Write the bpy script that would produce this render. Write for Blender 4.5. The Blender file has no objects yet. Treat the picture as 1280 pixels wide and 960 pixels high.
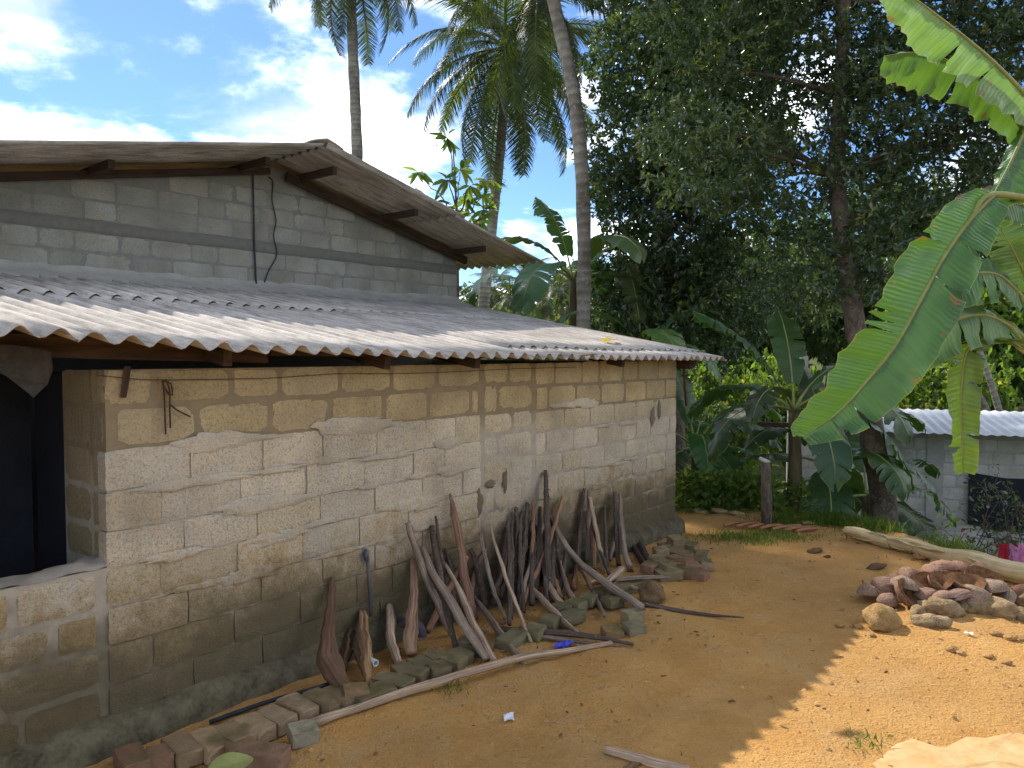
import bpy, math, random
import numpy as np
from mathutils import Vector, Matrix, noise as mnoise
R = random.Random(7)
NR = np.random.default_rng(11)
S = bpy.context.scene
COL = S.collection
# ------------------------------------------------------------------ camera
F, CX, CY, CAMZ = 940.0, 640.0, 480.0, 1.9
PITCH = math.atan(40 / F)
cam_d = bpy.data.cameras.new('camera'); cam = bpy.data.objects.new('camera', cam_d); COL.objects.link(cam)
cam.location = (0, 0, CAMZ); cam.rotation_euler = (math.pi / 2 - PITCH, 0, 0)
cam_d.sensor_width = 36; cam_d.lens = F / 1280 * 36; cam_d.clip_end = 2000; cam_d.clip_start = 0.05
S.camera = cam
# ------------------------------------------------------------------ light
SUN_H = Vector((0.52, -0.855)).normalized(); SUN_EL = 41.0      # horizontal travel of the light, elevation
sd = bpy.data.lights.new('sun', 'SUN'); so = bpy.data.objects.new('sun', sd); COL.objects.link(so)
sd.energy = 2.0; sd.angle = math.radians(0.7); sd.color = (1.0, 0.93, 0.82)
e = math.radians(SUN_EL)
ldir = Vector((SUN_H.x * math.cos(e), SUN_H.y * math.cos(e), -math.sin(e)))
so.rotation_euler = ldir.to_track_quat('-Z', 'Y').to_euler()
so.location = (-6, 12, 14)
S.view_settings.view_transform = 'Standard'; S.view_settings.look = 'None'
S.view_settings.exposure = 1.78; S.view_settings.gamma = 1.0; S.view_settings.use_curve_mapping = False
S.render.resolution_x = 1024; S.render.resolution_y = 768

# ------------------------------------------------------------------ node helpers
def nd(nt, typ, ins=None, **props):
    n = nt.nodes.new(typ)
    for k, v in props.items(): setattr(n, k, v)
    for k, v in (ins or {}).items():
        s = n.inputs[k]
        if isinstance(v, bpy.types.NodeSocket): nt.links.new(v, s)
        else: s.default_value = v
    return n
def c4(c): return (c[0], c[1], c[2], 1.0)
def mix(nt, f, a, b, blend='MIX'):
    n = nd(nt, 'ShaderNodeMix', data_type='RGBA', blend_type=blend)
    for i, v in ((0, f), (6, a), (7, b)):
        if isinstance(v, bpy.types.NodeSocket): nt.links.new(v, n.inputs[i])
        else: n.inputs[i].default_value = c4(v) if i and len(v) == 3 else v
    return n.outputs[2]
def mth(nt, op, a, b=0.0, clamp=False):
    n = nd(nt, 'ShaderNodeMath', {0: a, 1: b}, operation=op, use_clamp=clamp); return n.outputs[0]
def mr(nt, v, a, b, c=0.0, d=1.0, smooth=False):
    n = nd(nt, 'ShaderNodeMapRange', {0: v, 1: a, 2: b, 3: c, 4: d}); n.clamp = True
    if smooth: n.interpolation_type = 'SMOOTHSTEP'
    return n.outputs[0]
def noise(nt, vec, scale, detail=4.0, rough=0.55, dist=0.0):
    return nd(nt, 'ShaderNodeTexNoise', {'Vector': vec, 'Scale': scale, 'Detail': detail, 'Roughness': rough, 'Distortion': dist}).outputs[0]
def vor(nt, vec, scale, feature='F1'):
    return nd(nt, 'ShaderNodeTexVoronoi', {'Vector': vec, 'Scale': scale}, feature=feature).outputs['Distance']
def mapping(nt, vec, scale=(1, 1, 1), rot=(0, 0, 0), loc=(0, 0, 0)):
    return nd(nt, 'ShaderNodeMapping', {0: vec, 1: loc, 2: rot, 3: scale}).outputs[0]
def newmat(name):
    m = bpy.data.materials.new(name); m.use_nodes = True; m.node_tree.nodes.clear(); return m, m.node_tree
def bump(nt, h, strength=0.5, dist=0.01, normal=None):
    d = {'Height': h, 'Strength': strength, 'Distance': dist}
    if normal: d['Normal'] = normal
    return nd(nt, 'ShaderNodeBump', d).outputs[0]
def finish(nt, col, rough=0.85, nrm=None, spec=0.3, transl=0.0, tcol=None, metal=0.0):
    ins = {'Base Color': col if isinstance(col, bpy.types.NodeSocket) else c4(col), 'Roughness': rough, 'Specular IOR Level': spec, 'Metallic': metal}
    if nrm: ins['Normal'] = nrm
    b = nd(nt, 'ShaderNodeBsdfPrincipled', ins).outputs[0]
    if transl:
        t = nd(nt, 'ShaderNodeBsdfTranslucent', {'Color': tcol if tcol is not None else col}).outputs[0]
        b = nd(nt, 'ShaderNodeMixShader', {0: transl, 1: b, 2: t}).outputs[0]
    o = nd(nt, 'ShaderNodeOutputMaterial'); nt.links.new(b, o.inputs[0])
def P(nt): return nd(nt, 'ShaderNodeNewGeometry').outputs['Position']
def sepz(nt, v): return nd(nt, 'ShaderNodeSeparateXYZ', {0: v}).outputs
def objinfo(nt): return nd(nt, 'ShaderNodeObjectInfo').outputs
def uvm(nt): return nd(nt, 'ShaderNodeUVMap').outputs[0]

# ------------------------------------------------------------------ world: Nishita sky with broken cumulus
W = bpy.data.worlds.new('World'); S.world = W; W.use_nodes = True
nt = W.node_tree; nt.nodes.clear()
sky = nd(nt, 'ShaderNodeTexSky', sky_type='NISHITA')
sky.sun_disc = False; sky.sun_elevation = math.radians(SUN_EL)
sky.sun_rotation = math.atan2(-SUN_H.x, -SUN_H.y)
sky.air_density = 0.85; sky.dust_density = 0.1; sky.ozone_density = 3.5; sky.altitude = 100
gen = nd(nt, 'ShaderNodeTexCoord').outputs['Generated']
sx = sepz(nt, gen)
den = mth(nt, 'ADD', mth(nt, 'MAXIMUM', sx[2], 0.0), 0.28)
pl = nd(nt, 'ShaderNodeCombineXYZ', {0: mth(nt, 'DIVIDE', sx[0], den), 1: mth(nt, 'DIVIDE', sx[1], den), 2: 0.35}).outputs[0]
n1 = noise(nt, mapping(nt, pl, loc=(2.15, 0.4, 0)), 2.3, 9, 0.58, 0.15)
n2 = noise(nt, mapping(nt, pl, loc=(5.1, 2.7, 0)), 0.9, 3, 0.5)
cl = mth(nt, 'ADD', mth(nt, 'MULTIPLY', n1, 0.72), mth(nt, 'MULTIPLY', n2, 0.34))
cf = mr(nt, cl, 0.465, 0.66, 0, 1, True)
shade = mr(nt, noise(nt, mapping(nt, pl, loc=(2.3, 0.25, 0)), 4.0, 7, 0.6), 0.40, 0.72, 0.0, 1.0, True)
ccol = mix(nt, shade, (0.105, 0.118, 0.138), (1.0, 0.985, 0.95))
bg1 = nd(nt, 'ShaderNodeBackground', {0: mix(nt, 1.0, sky.outputs[0], (0.78, 0.92, 1.05), 'MULTIPLY'), 1: 0.051}).outputs[0]
bg2 = nd(nt, 'ShaderNodeBackground', {0: ccol, 1: 3.0}).outputs[0]
ms = nd(nt, 'ShaderNodeMixShader', {0: mth(nt, 'MULTIPLY', cf, 0.93), 1: bg1, 2: bg2}).outputs[0]
nt.links.new(ms, nd(nt, 'ShaderNodeOutputWorld').inputs[0])

# ------------------------------------------------------------------ pixel -> place
CP, SP = math.cos(PITCH), math.sin(PITCH)
CAMP = Vector((0, 0, CAMZ))
def ray(x, y):
    a, b = (x - CX) / F, -(y - CY) / F
    return Vector((a, CP + b * SP, -SP + b * CP))
def at(x, y, Y):                      # point on the pixel's ray at forward distance Y
    r = ray(x, y); return CAMP + r * (Y / r.y)
def on_ground(x, y, z=0.0):
    r = ray(x, y); return CAMP + r * ((z - CAMZ) / r.z)
H0 = Vector((-1.94, 3.55, 0)); HU = Vector((0.639, 0.769, 0)).normalized(); HN = Vector((HU.y, -HU.x, 0))   # wall start, along, outward
HANG = math.atan2(HU.y, HU.x)
def on_wall(x, y, off=0.0, k=0.0):    # the house's long wall (k metres behind it, off metres in front)
    r = ray(x, y); p = H0 - HN * k + HN * off
    return CAMP + r * ((p - CAMP).dot(HN) / r.dot(HN))
def house(t, k, z): return H0 + HU * t - HN * k + Vector((0, 0, z))

# ------------------------------------------------------------------ mesh helpers
def link(o, parent=None):
    COL.objects.link(o)
    if parent: o.parent = parent
    return o
def mesh(name, v, f, mat=None, smooth=False, uv=None):
    me = bpy.data.meshes.new(name); me.from_pydata([tuple(p) for p in v], [], f); me.update()
    if mat: me.materials.append(mat)
    if smooth: me.polygons.foreach_set('use_smooth', [True] * len(me.polygons))
    if uv is not None:
        l = me.uv_layers.new(name='UVMap'); idx = np.empty(len(me.loops), np.int32); me.loops.foreach_get('vertex_index', idx)
        l.data.foreach_set('uv', np.asarray(uv, np.float32)[idx].ravel())
    return me
def fastmesh(name, V, Fc, mat, uv=None, tint=None, smooth=False):   # numpy: Fc is (n,k) all k-gons
    V = np.asarray(V, np.float32); Fc = np.asarray(Fc, np.int32); n, k = Fc.shape
    me = bpy.data.meshes.new(name)
    me.vertices.add(len(V)); me.vertices.foreach_set('co', V.ravel())
    me.loops.add(n * k); me.loops.foreach_set('vertex_index', Fc.ravel())
    me.polygons.add(n); me.polygons.foreach_set('loop_start', np.arange(0, n * k, k, dtype=np.int32))
    me.polygons.foreach_set('loop_total', np.full(n, k, np.int32))
    if smooth: me.polygons.foreach_set('use_smooth', np.ones(n, bool))
    if uv is not None: me.uv_layers.new(name='UVMap').data.foreach_set('uv', np.asarray(uv, np.float32)[Fc.ravel()].ravel())
    if tint is not None:
        a = me.attributes.new('tint', 'FLOAT', 'POINT'); a.data.foreach_set('value', np.asarray(tint, np.float32))
    me.update(calc_edges=True); me.materials.append(mat)
    return me
def obj(name, me, parent=None, loc=None, rot=None, scale=None, color=None):
    o = bpy.data.objects.new(name, me)
    if loc is not None: o.location = loc
    if rot is not None: o.rotation_euler = rot
    if scale is not None: o.scale = scale
    if color is not None: o.color = c4(color)
    return link(o, parent)
def tag(o, label, cat=None, group=None, kind=None):
    o['label'] = label
    if cat: o['category'] = cat
    if group: o['group'] = group
    if kind: o['kind'] = kind
    return o
def thing(name, label, cat, loc=(0, 0, 0), rz=0.0, group=None):
    o = bpy.data.objects.new(name, None); o.location = loc; o.rotation_euler = (0, 0, rz); o.empty_display_size = 0.1
    link(o); return tag(o, label, cat, group)
class MB:
    def __init__(s): s.v, s.f, s.uv = [], [], []
    def add(s, v, f, uv=None):
        b = len(s.v); s.v += [Vector(p) for p in v]; s.f += [tuple(i + b for i in q) for q in f]
        s.uv += list(uv) if uv is not None else [(0, 0)] * len(v)
    def box(s, x0, x1, y0, y1, z0, z1, jit=0.0):
        j = lambda: R.uniform(-jit, jit)
        v = [(x + j(), y + j(), z + j()) for z in (z0, z1) for y in (y0, y1) for x in (x0, x1)]
        s.add(v, [(0, 2, 3, 1), (4, 5, 7, 6), (0, 1, 5, 4), (2, 6, 7, 3), (0, 4, 6, 2), (1, 3, 7, 5)])
    def tube(s, pts, rad, n=8, flat=1.0, jit=0.0, caps=True, up=Vector((0, 0, 1)), ridge=0.0):
        pts = [Vector(p) for p in pts]; m = len(pts); V, Fs, U = [], [], []; L = 0
        prev = None; sd_ = R.uniform(0, 99)
        for i, p in enumerate(pts):
            t = (pts[min(i + 1, m - 1)] - pts[max(i - 1, 0)]).normalized()
            if prev is None:
                a = t.cross(up)
                if a.length < 0.05: a = t.cross(Vector((1, 0, 0)))
            else: a = prev - t * prev.dot(t)
            a.normalize(); prev = a; b = t.cross(a)
            if i: L += (p - pts[i - 1]).length
            r = rad[i] if hasattr(rad, '__len__') else rad
            for q in range(n):
                w = 2 * math.pi * q / n; rr = r * (1 + R.uniform(-jit, jit)) * (1 + ridge * fbm(math.cos(w) * 1.8 + sd_, math.sin(w) * 1.8, L * 2.2) if ridge else 1)
                V.append(p + a * (rr * math.cos(w)) + b * (rr * flat * math.sin(w))); U.append((q / n, L))
        for i in range(m - 1):
            for q in range(n):
                q2 = (q + 1) % n; Fs.append((i * n + q, i * n + q2, (i + 1) * n + q2, (i + 1) * n + q))
        if caps: Fs.append(tuple(range(n))[::-1]); Fs.append(tuple(range((m - 1) * n, m * n)))
        s.add(V, Fs, U)
    def build(s, name, mat, parent=None, smooth=False, color=None, origin=None):
        if origin is not None:
            o3 = Vector(origin); v = [p - o3 for p in s.v]
        else: v = s.v
        return obj(name, mesh(name, v, s.f, mat, smooth, s.uv), parent, origin, color=color)
def spline(pts, n):
    pts = [Vector(p) for p in pts]; q = [pts[0] * 2 - pts[1]] + pts + [pts[-1] * 2 - pts[-2]]; out = []
    m = len(pts) - 1
    for i in range(n):
        s = i / (n - 1) * m; k = min(int(s), m - 1); t = s - k
        a, b, c, d = q[k:k + 4]
        out.append(0.5 * ((2 * b) + (c - a) * t + (2 * a - 5 * b + 4 * c - d) * t * t + (3 * b - a - 3 * c + d) * t ** 3))
    return out
def lerp(a, b, t): return a + (b - a) * t
def interp(xs, s):
    k = min(int(s * (len(xs) - 1)), len(xs) - 2); t = s * (len(xs) - 1) - k
    return lerp(xs[k], xs[k + 1], t)
def fbm(x, y, z=0.0, o=4): return mnoise.fractal(Vector((x, y, z)), 1.0, 2.0, o)

# ------------------------------------------------------------------ materials
def m_block(name, mossy=True, speck=0.55):
    m, nt = newmat(name); p = P(nt); oi = objinfo(nt)
    big = noise(nt, p, 2.6, 4); med = noise(nt, p, 14, 5, 0.65); fine = noise(nt, p, 72, 4, 0.85); pits = vor(nt, p, 120)
    c = mix(nt, 1.0, oi['Color'], mix(nt, mr(nt, big, 0.3, 0.7), (0.74, 0.72, 0.69), (1.2, 1.19, 1.17)), 'MULTIPLY')
    c = mix(nt, mr(nt, med, 0.42, 0.68), c, mix(nt, 1.0, c, (1.1, 1.04, 0.92), 'MULTIPLY'))
    c = mix(nt, mr(nt, fine, 0.36, 0.49, speck * 1.25, 0), c, mix(nt, 1.0, c, (0.30, 0.28, 0.26), 'MULTIPLY'))
    c = mix(nt, mr(nt, fine, 0.56, 0.68, 0, 0.5), c, mix(nt, 1.0, c, (1.45, 1.42, 1.35), 'MULTIPLY'))
    c = mix(nt, mr(nt, oi['Random'], 0, 1, 0, 0.25), c, (0.37, 0.335, 0.28))
    if mossy:
        z = sepz(nt, p)[2]
        zz = mth(nt, 'ADD', z, mth(nt, 'MULTIPLY', mth(nt, 'SUBTRACT', big, 0.5), -0.9))
        zz = mth(nt, 'ADD', zz, mth(nt, 'MULTIPLY', mth(nt, 'SUBTRACT', med, 0.5), -0.5))
        c = mix(nt, mr(nt, zz, 0.95, 0.50, 0, 0.75, True), c, mix(nt, 1.0, c, (0.68, 0.56, 0.36), 'MULTIPLY'))
        c = mix(nt, mr(nt, zz, 0.80, 0.30, 0, 0.92, True), c, mix(nt, med, (0.055, 0.045, 0.025), (0.15, 0.12, 0.07)))
        streak = noise(nt, mapping(nt, p, (9, 9, 0.9)), 1.0, 5, 0.6)
        c = mix(nt, mr(nt, streak, 0.60, 0.78, 0, 0.45), c, mix(nt, 1.0, c, (0.45, 0.42, 0.36), 'MULTIPLY'))
    h = mth(nt, 'ADD', mth(nt, 'MULTIPLY', fine, 1.0), mth(nt, 'MULTIPLY', med, 1.6))
    h = mth(nt, 'ADD', h, mth(nt, 'MULTIPLY', pits, -0.5))
    finish(nt, c, 0.94, bump(nt, h, 0.75, 0.008), 0.15); return m
M_BLOCK = m_block('hollow_block'); M_BLOCK_UP = m_block('grey_block', False, 0.4)
def m_mortar(name, top, low, zsplit, mossy=True):
    m, nt = newmat(name); p = P(nt); z = sepz(nt, p)[2]
    big = noise(nt, p, 3.0, 4); med = noise(nt, p, 18, 5); fine = noise(nt, p, 160, 3)
    c = mix(nt, mr(nt, mth(nt, 'ADD', z, mth(nt, 'MULTIPLY', big, 0.25)), zsplit + 0.06, zsplit + 0.18), low, top)
    c = mix(nt, 1.0, c, mix(nt, med, (0.7, 0.7, 0.7), (1.25, 1.22, 1.2)), 'MULTIPLY')
    if mossy:
        zz = mth(nt, 'ADD', z, mth(nt, 'MULTIPLY', mth(nt, 'SUBTRACT', big, 0.5), -1.3))
        c = mix(nt, mr(nt, zz, 0.95, 0.35, 0, 0.92, True), c, mix(nt, med, (0.06, 0.05, 0.03), (0.18, 0.15, 0.095)))
    finish(nt, c, 0.95, bump(nt, mth(nt, 'ADD', med, mth(nt, 'MULTIPLY', fine, 0.5)), 0.6, 0.008), 0.12); return m
M_MORTAR = m_mortar('lower_mortar', (0.27, 0.215, 0.135), (0.42, 0.37, 0.295), 1.36)
M_MORTAR_UP = m_mortar('upper_mortar', (0.25, 0.24, 0.215), (0.25, 0.24, 0.215), 0, False)
M_BAND = m_mortar('band_concrete', (0.20, 0.19, 0.165), (0.20, 0.19, 0.165), 0, False)
def m_roof():
    m, nt = newmat('weathered_cement_sheet'); u = uvm(nt); p = P(nt); oi = objinfo(nt)
    st = noise(nt, mapping(nt, u, (30, 2.6, 1)), 1.0, 7, 0.7); big = noise(nt, p, 1.6, 4); fine = noise(nt, p, 45, 5, 0.75)
    c = mix(nt, mr(nt, big, .3, .7), (0.40, 0.355, 0.31), (0.66, 0.60, 0.53))
    c = mix(nt, mr(nt, st, 0.44, 0.64, 0, 0.85), c, (0.17, 0.155, 0.14))
    c = mix(nt, mr(nt, fine, 0.50, 0.70, 0, 0.7), c, (0.24, 0.22, 0.20))
    c = mix(nt, mr(nt, oi['Random'], 0, 1, 0, 0.3), c, (0.42, 0.37, 0.31))
    under = nd(nt, 'ShaderNodeNewGeometry').outputs['Normal']
    finish(nt, c, 0.9, bump(nt, fine, 0.5, 0.004), 0.2); return m
M_ROOF = m_roof()
def m_wood(name, a, b, sc=(16, 3.0, 1), rough=0.85, bs=0.5, spots=0.0):
    m, nt = newmat(name); u = uvm(nt); p = P(nt); oi = objinfo(nt)
    u2 = nd(nt, 'ShaderNodeVectorMath', {0: u, 1: oi['Location']}, operation='ADD').outputs[0]
    st = noise(nt, mapping(nt, u2, sc), 1.0, 6, 0.65, 0.6); big = noise(nt, p, 7, 4)
    c = mix(nt, mr(nt, st, 0.3, 0.72), a, b)
    c = mix(nt, 1.0, c, mix(nt, big, (0.62, 0.6, 0.58), (1.4, 1.36, 1.3)), 'MULTIPLY')
    c = mix(nt, 1.0, c, oi['Color'], 'MULTIPLY')
    if spots: c = mix(nt, mr(nt, noise(nt, p, 45, 4, 0.7), 0.60, 0.68, 0, spots), c, (0.52, 0.48, 0.43))
    finish(nt, c, rough, bump(nt, mth(nt, 'ADD', st, mth(nt, 'MULTIPLY', big, 0.4)), bs, 0.008), 0.25); return m
M_STALK = m_wood('dry_palm_stalk', (0.045, 0.032, 0.025), (0.33, 0.265, 0.215), spots=0.35)
M_LOG = m_wood('split_firewood', (0.09, 0.055, 0.032), (0.34, 0.24, 0.15))
M_BEAM = m_wood('old_timber', (0.03, 0.018, 0.013), (0.10, 0.06, 0.043), (8, 2, 1))
M_BARK = m_wood('bark', (0.035, 0.026, 0.019), (0.17, 0.135, 0.105), (9, 7, 1), bs=0.9, spots=0.5)
def m_palm_trunk():
    m, nt = newmat('palm_trunk'); u = uvm(nt); p = P(nt); v = sepz(nt, u)[1]
    ring = nd(nt, 'ShaderNodeTexWave', {'Vector': mapping(nt, u, (0.3, 1, 1)), 'Scale': 2.2, 'Distortion': 2.5, 'Detail': 3.0}, bands_direction='Y').outputs[1]
    big = noise(nt, p, 1.7, 5, 0.65); fine = noise(nt, p, 18, 5, 0.7)
    c = mix(nt, mr(nt, big, 0.35, 0.65), (0.13, 0.11, 0.085), (0.34, 0.31, 0.26))
    c = mix(nt, mr(nt, ring, 0.6, 0.95, 0, 0.32), c, (0.07, 0.058, 0.045))
    c = mix(nt, mr(nt, fine, 0.55, 0.7, 0, 0.6), c, (0.46, 0.44, 0.39))
    finish(nt, c, 0.9, bump(nt, mth(nt, 'ADD', ring, fine), 0.7, 0.02), 0.2); return m
M_PALMT = m_palm_trunk()
def m_leaf(name, dark, light, yellow, transl=0.35, rough=0.38, spec=0.5, tmul=1.6):
    m, nt = newmat(name); t = nd(nt, 'ShaderNodeAttribute', attribute_name='tint').outputs['Fac']; p = P(nt)
    c = mix(nt, mr(nt, t, 0, 0.82), dark, light)
    c = mix(nt, mr(nt, t, 0.86, 1.0), c, yellow)
    c = mix(nt, 1.0, c, mix(nt, noise(nt, p, 1.4, 3), (0.7, 0.72, 0.7), (1.35, 1.3, 1.2)), 'MULTIPLY')
    tc = mix(nt, 1.0, c, (tmul * 1.25, tmul * 1.3, tmul * 0.5), 'MULTIPLY')
    finish(nt, c, rough, None, spec, transl, tc); return m
M_LEAF = m_leaf('evergreen_leaf', (0.022, 0.046, 0.024), (0.09, 0.132, 0.06), (0.17, 0.185, 0.05), 0.34, 0.32, 0.7, 1.5)
M_LEAF2 = m_leaf('bright_leaf', (0.055, 0.10, 0.022), (0.13, 0.19, 0.045), (0.25, 0.24, 0.07), 0.5, 0.5, 0.3, 1.8)
M_YOUNG = m_leaf('young_leaf', (0.10, 0.16, 0.04), (0.20, 0.27, 0.09), (0.36, 0.34, 0.12), 0.5, 0.6, 0.2, 1.3)
M_FARLEAF = m_leaf('hill_leaf', (0.035, 0.062, 0.022), (0.085, 0.125, 0.045), (0.14, 0.15, 0.05), 0.3, 0.55, 0.3)
M_PALM = m_leaf('palm_leaflet', (0.03, 0.048, 0.018), (0.085, 0.11, 0.04), (0.24, 0.19, 0.07), 0.38, 0.5, 0.25, 1.4)
M_GRASS = m_leaf('grass_blade', (0.05, 0.095, 0.018), (0.11, 0.18, 0.03), (0.26, 0.24, 0.09), 0.4, 0.6, 0.2)
M_DRYLEAF = m_leaf('dry_leaf_litter', (0.14, 0.08, 0.04), (0.30, 0.18, 0.09), (0.44, 0.32, 0.17), 0.1, 0.8, 0.1, 0.8)
def m_banana(name, base, light, transl, brown=0.0):
    m, nt = newmat(name); u = uvm(nt); s = sepz(nt, u); p = P(nt); oi = objinfo(nt)
    au = mth(nt, 'ABSOLUTE', s[0])
    vein = nd(nt, 'ShaderNodeTexWave', {'Vector': mapping(nt, u, (0.12, 1, 1)), 'Scale': 16.0, 'Distortion': 0.6, 'Detail': 2.0}, bands_direction='Y').outputs[1]
    vein2 = noise(nt, mapping(nt, u, (0.6, 55, 1)), 1.0, 3)
    c = mix(nt, noise(nt, p, 5, 3), base, light)
    c = mix(nt, mr(nt, vein2, 0.42, 0.66, 0, 0.5), c, mix(nt, 1.0, c, (1.4, 1.35, 1.15), 'MULTIPLY'))
    c = mix(nt, 1.0, c, oi['Color'], 'MULTIPLY')
    c = mix(nt, mr(nt, au, 0.045, 0.02), c, (0.30, 0.34, 0.11))
    c = mix(nt, mr(nt, au, 0.975, 0.998, 0, 0.6), c, (0.34, 0.32, 0.10))
    if brown:
        b = mth(nt, 'ADD', noise(nt, p, 11, 4, 0.6), mth(nt, 'MULTIPLY', au, 0.16))
        c = mix(nt, mr(nt, b, 0.74, 0.79, 0, brown), c, (0.23, 0.11, 0.035))
    tc = mix(nt, 1.0, c, (1.55, 1.75, 0.45), 'MULTIPLY')
    finish(nt, c, 0.36, bump(nt, mth(nt, 'ADD', vein, mth(nt, 'MULTIPLY', vein2, 0.6)), 0.3, 0.006), 0.5, transl, tc); return m
M_BAN = m_banana('banana_blade', (0.06, 0.125, 0.04), (0.095, 0.165, 0.06), 0.24, 0.8)
M_BAND2 = m_banana('banana_blade_dark', (0.025, 0.06, 0.022), (0.05, 0.10, 0.032), 0.30, 0.5)
def m_simple(name, a, b, sc=8, rough=0.8, bs=0.4, bd=0.01, spec=0.3, transl=0.0, objc=False):
    m, nt = newmat(name); p = P(nt); n = noise(nt, p, sc, 5, 0.62); f = noise(nt, p, sc * 7, 3, 0.6)
    c = mix(nt, mr(nt, mth(nt, 'ADD', mth(nt, 'MULTIPLY', n, 0.7), mth(nt, 'MULTIPLY', f, 0.3)), 0.32, 0.66), a, b)
    if objc: c = mix(nt, 1.0, c, objinfo(nt)['Color'], 'MULTIPLY')
    finish(nt, c, rough, bump(nt, mth(nt, 'ADD', n, mth(nt, 'MULTIPLY', f, 0.5)), bs, bd), spec, transl); return m
M_PETIOLE = m_simple('banana_petiole', (0.16, 0.19, 0.05), (0.30, 0.30, 0.10), 6, 0.5)
M_BSTEM = m_wood('banana_stem', (0.05, 0.042, 0.026), (0.20, 0.17, 0.09), (5, 1.5, 1))
M_FALLEN = m_wood('dry_banana_stem', (0.26, 0.17, 0.065), (0.72, 0.60, 0.36), (15, 0.8, 1))
M_ROCK = m_simple('dusty_stone', (0.17, 0.125, 0.075), (0.46, 0.36, 0.23), 14, 0.92, 1.0, 0.03, 0.15, objc=True)
def m_husk():
    m, nt = newmat('coconut_husk'); oc = nd(nt, 'ShaderNodeTexCoord').outputs['Object']; oi = objinfo(nt); p = P(nt)
    q = nd(nt, 'ShaderNodeVectorMath', {0: oc, 1: oi['Location']}, operation='ADD').outputs[0]
    st = noise(nt, mapping(nt, q, (1.2, 9, 9)), 1.0, 6, 0.7, 0.4); b = noise(nt, p, 14, 4, 0.6)
    c = mix(nt, mr(nt, st, 0.34, 0.66), (0.13, 0.075, 0.048), (0.40, 0.28, 0.21)); c = mix(nt, mr(nt, b, 0.45, 0.65, 0, 0.65), c, (0.27, 0.19, 0.135))
    c = mix(nt, 1.0, c, oi['Color'], 'MULTIPLY'); finish(nt, c, 0.85, bump(nt, st, 0.8, 0.012), 0.2); return m
M_HUSK = m_husk()
M_FIBRE = m_simple('husk_fibre', (0.10, 0.05, 0.026), (0.30, 0.18, 0.10), 34, 0.95, 1.0, 0.015, 0.1, objc=True)
M_PVC = m_simple('grey_plastic_pipe', (0.07, 0.07, 0.072), (0.12, 0.12, 0.125), 12, 0.5, 0.1)
M_PVCW = m_simple('pale_pipe_end', (0.5, 0.5, 0.48), (0.6, 0.6, 0.58), 12, 0.5, 0.1)
M_HOSE = m_simple('black_hose', (0.012, 0.014, 0.018), (0.03, 0.034, 0.042), 20, 0.45, 0.1)
M_RUST = m_simple('rusty_iron', (0.03, 0.017, 0.011), (0.10, 0.05, 0.028), 30, 0.8)
M_TARP = m_simple('black_sheet', (0.006, 0.007, 0.009), (0.016, 0.018, 0.022), 5, 0.55, 0.2)
M_OPEN_SHADE = m_simple('opening_shade', (0.010, 0.011, 0.016), (0.022, 0.024, 0.032), 3, 0.9)  # near-black colour stands in for the shade inside the opening
M_FOIL = m_simple('foil', (0.6, 0.6, 0.62), (0.8, 0.8, 0.82), 60, 0.3, 0.6, 0.004)
M_BLUE = m_simple('blue_wrapper', (0.03, 0.04, 0.42), (0.10, 0.10, 0.6), 40, 0.35, 0.6, 0.004)
M_TEAL = m_simple('teal_wrapper', (0.02, 0.38, 0.36), (0.08, 0.55, 0.5), 40, 0.35, 0.6, 0.004)
M_PINK = m_simple('pink_cloth', (0.55, 0.12, 0.30), (0.75, 0.35, 0.50), 14, 0.8)
M_RED = m_simple('red_cloth', (0.40, 0.015, 0.03), (0.6, 0.04, 0.06), 14, 0.8)
M_WROOF = m_simple('white_metal_roof', (0.55, 0.57, 0.60), (0.78, 0.79, 0.8), 1.5, 0.6, 0.15)
M_CONC = m_simple('pale_concrete', (0.34, 0.32, 0.28), (0.52, 0.49, 0.44), 4, 0.9, 0.5, 0.01, 0.2)
M_TORN = m_simple('dark_brown_sheet', (0.035, 0.03, 0.024), (0.075, 0.065, 0.05), 9, 0.9)  # plain dark brown tone over the whole scrap
M_PLINTH = m_simple('mossy_plinth', (0.045, 0.037, 0.022), (0.17, 0.145, 0.09), 7, 0.95, 0.8, 0.015, 0.1)
M_PAD = m_simple('dusty_concrete', (0.44, 0.265, 0.10), (0.56, 0.40, 0.215), 6, 0.95, 0.6, 0.01, 0.1)
M_YLEAF = m_simple('yellow_leaf', (0.5, 0.36, 0.01), (0.68, 0.5, 0.02), 20, 0.5, 0.2, 0.004, 0.3, 0.2)
M_BRICK = m_block('old_foot_brick', False, 0.5)
def m_footbrick():
    m, nt = newmat('mossy_brick'); p = P(nt); oi = objinfo(nt)
    n = noise(nt, p, 16, 5, 0.65); f = noise(nt, p, 130, 3); b = noise(nt, p, 5, 4)
    c = mix(nt, 1.0, oi['Color'], mix(nt, n, (0.6, 0.58, 0.55), (1.35, 1.3, 1.25)), 'MULTIPLY')
    nz = sepz(nt, nd(nt, 'ShaderNodeNewGeometry').outputs['Normal'])[2]
    c = mix(nt, mth(nt, 'MULTIPLY', mr(nt, nz, 0.3, 0.8), mr(nt, b, 0.46, 0.64, 0, 0.8)), c, mix(nt, n, (0.06, 0.055, 0.02), (0.14, 0.12, 0.045)))
    finish(nt, c, 0.95, bump(nt, mth(nt, 'ADD', n, mth(nt, 'MULTIPLY', f, 0.5)), 0.8, 0.01), 0.15); return m
M_FOOT = m_footbrick()
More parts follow.
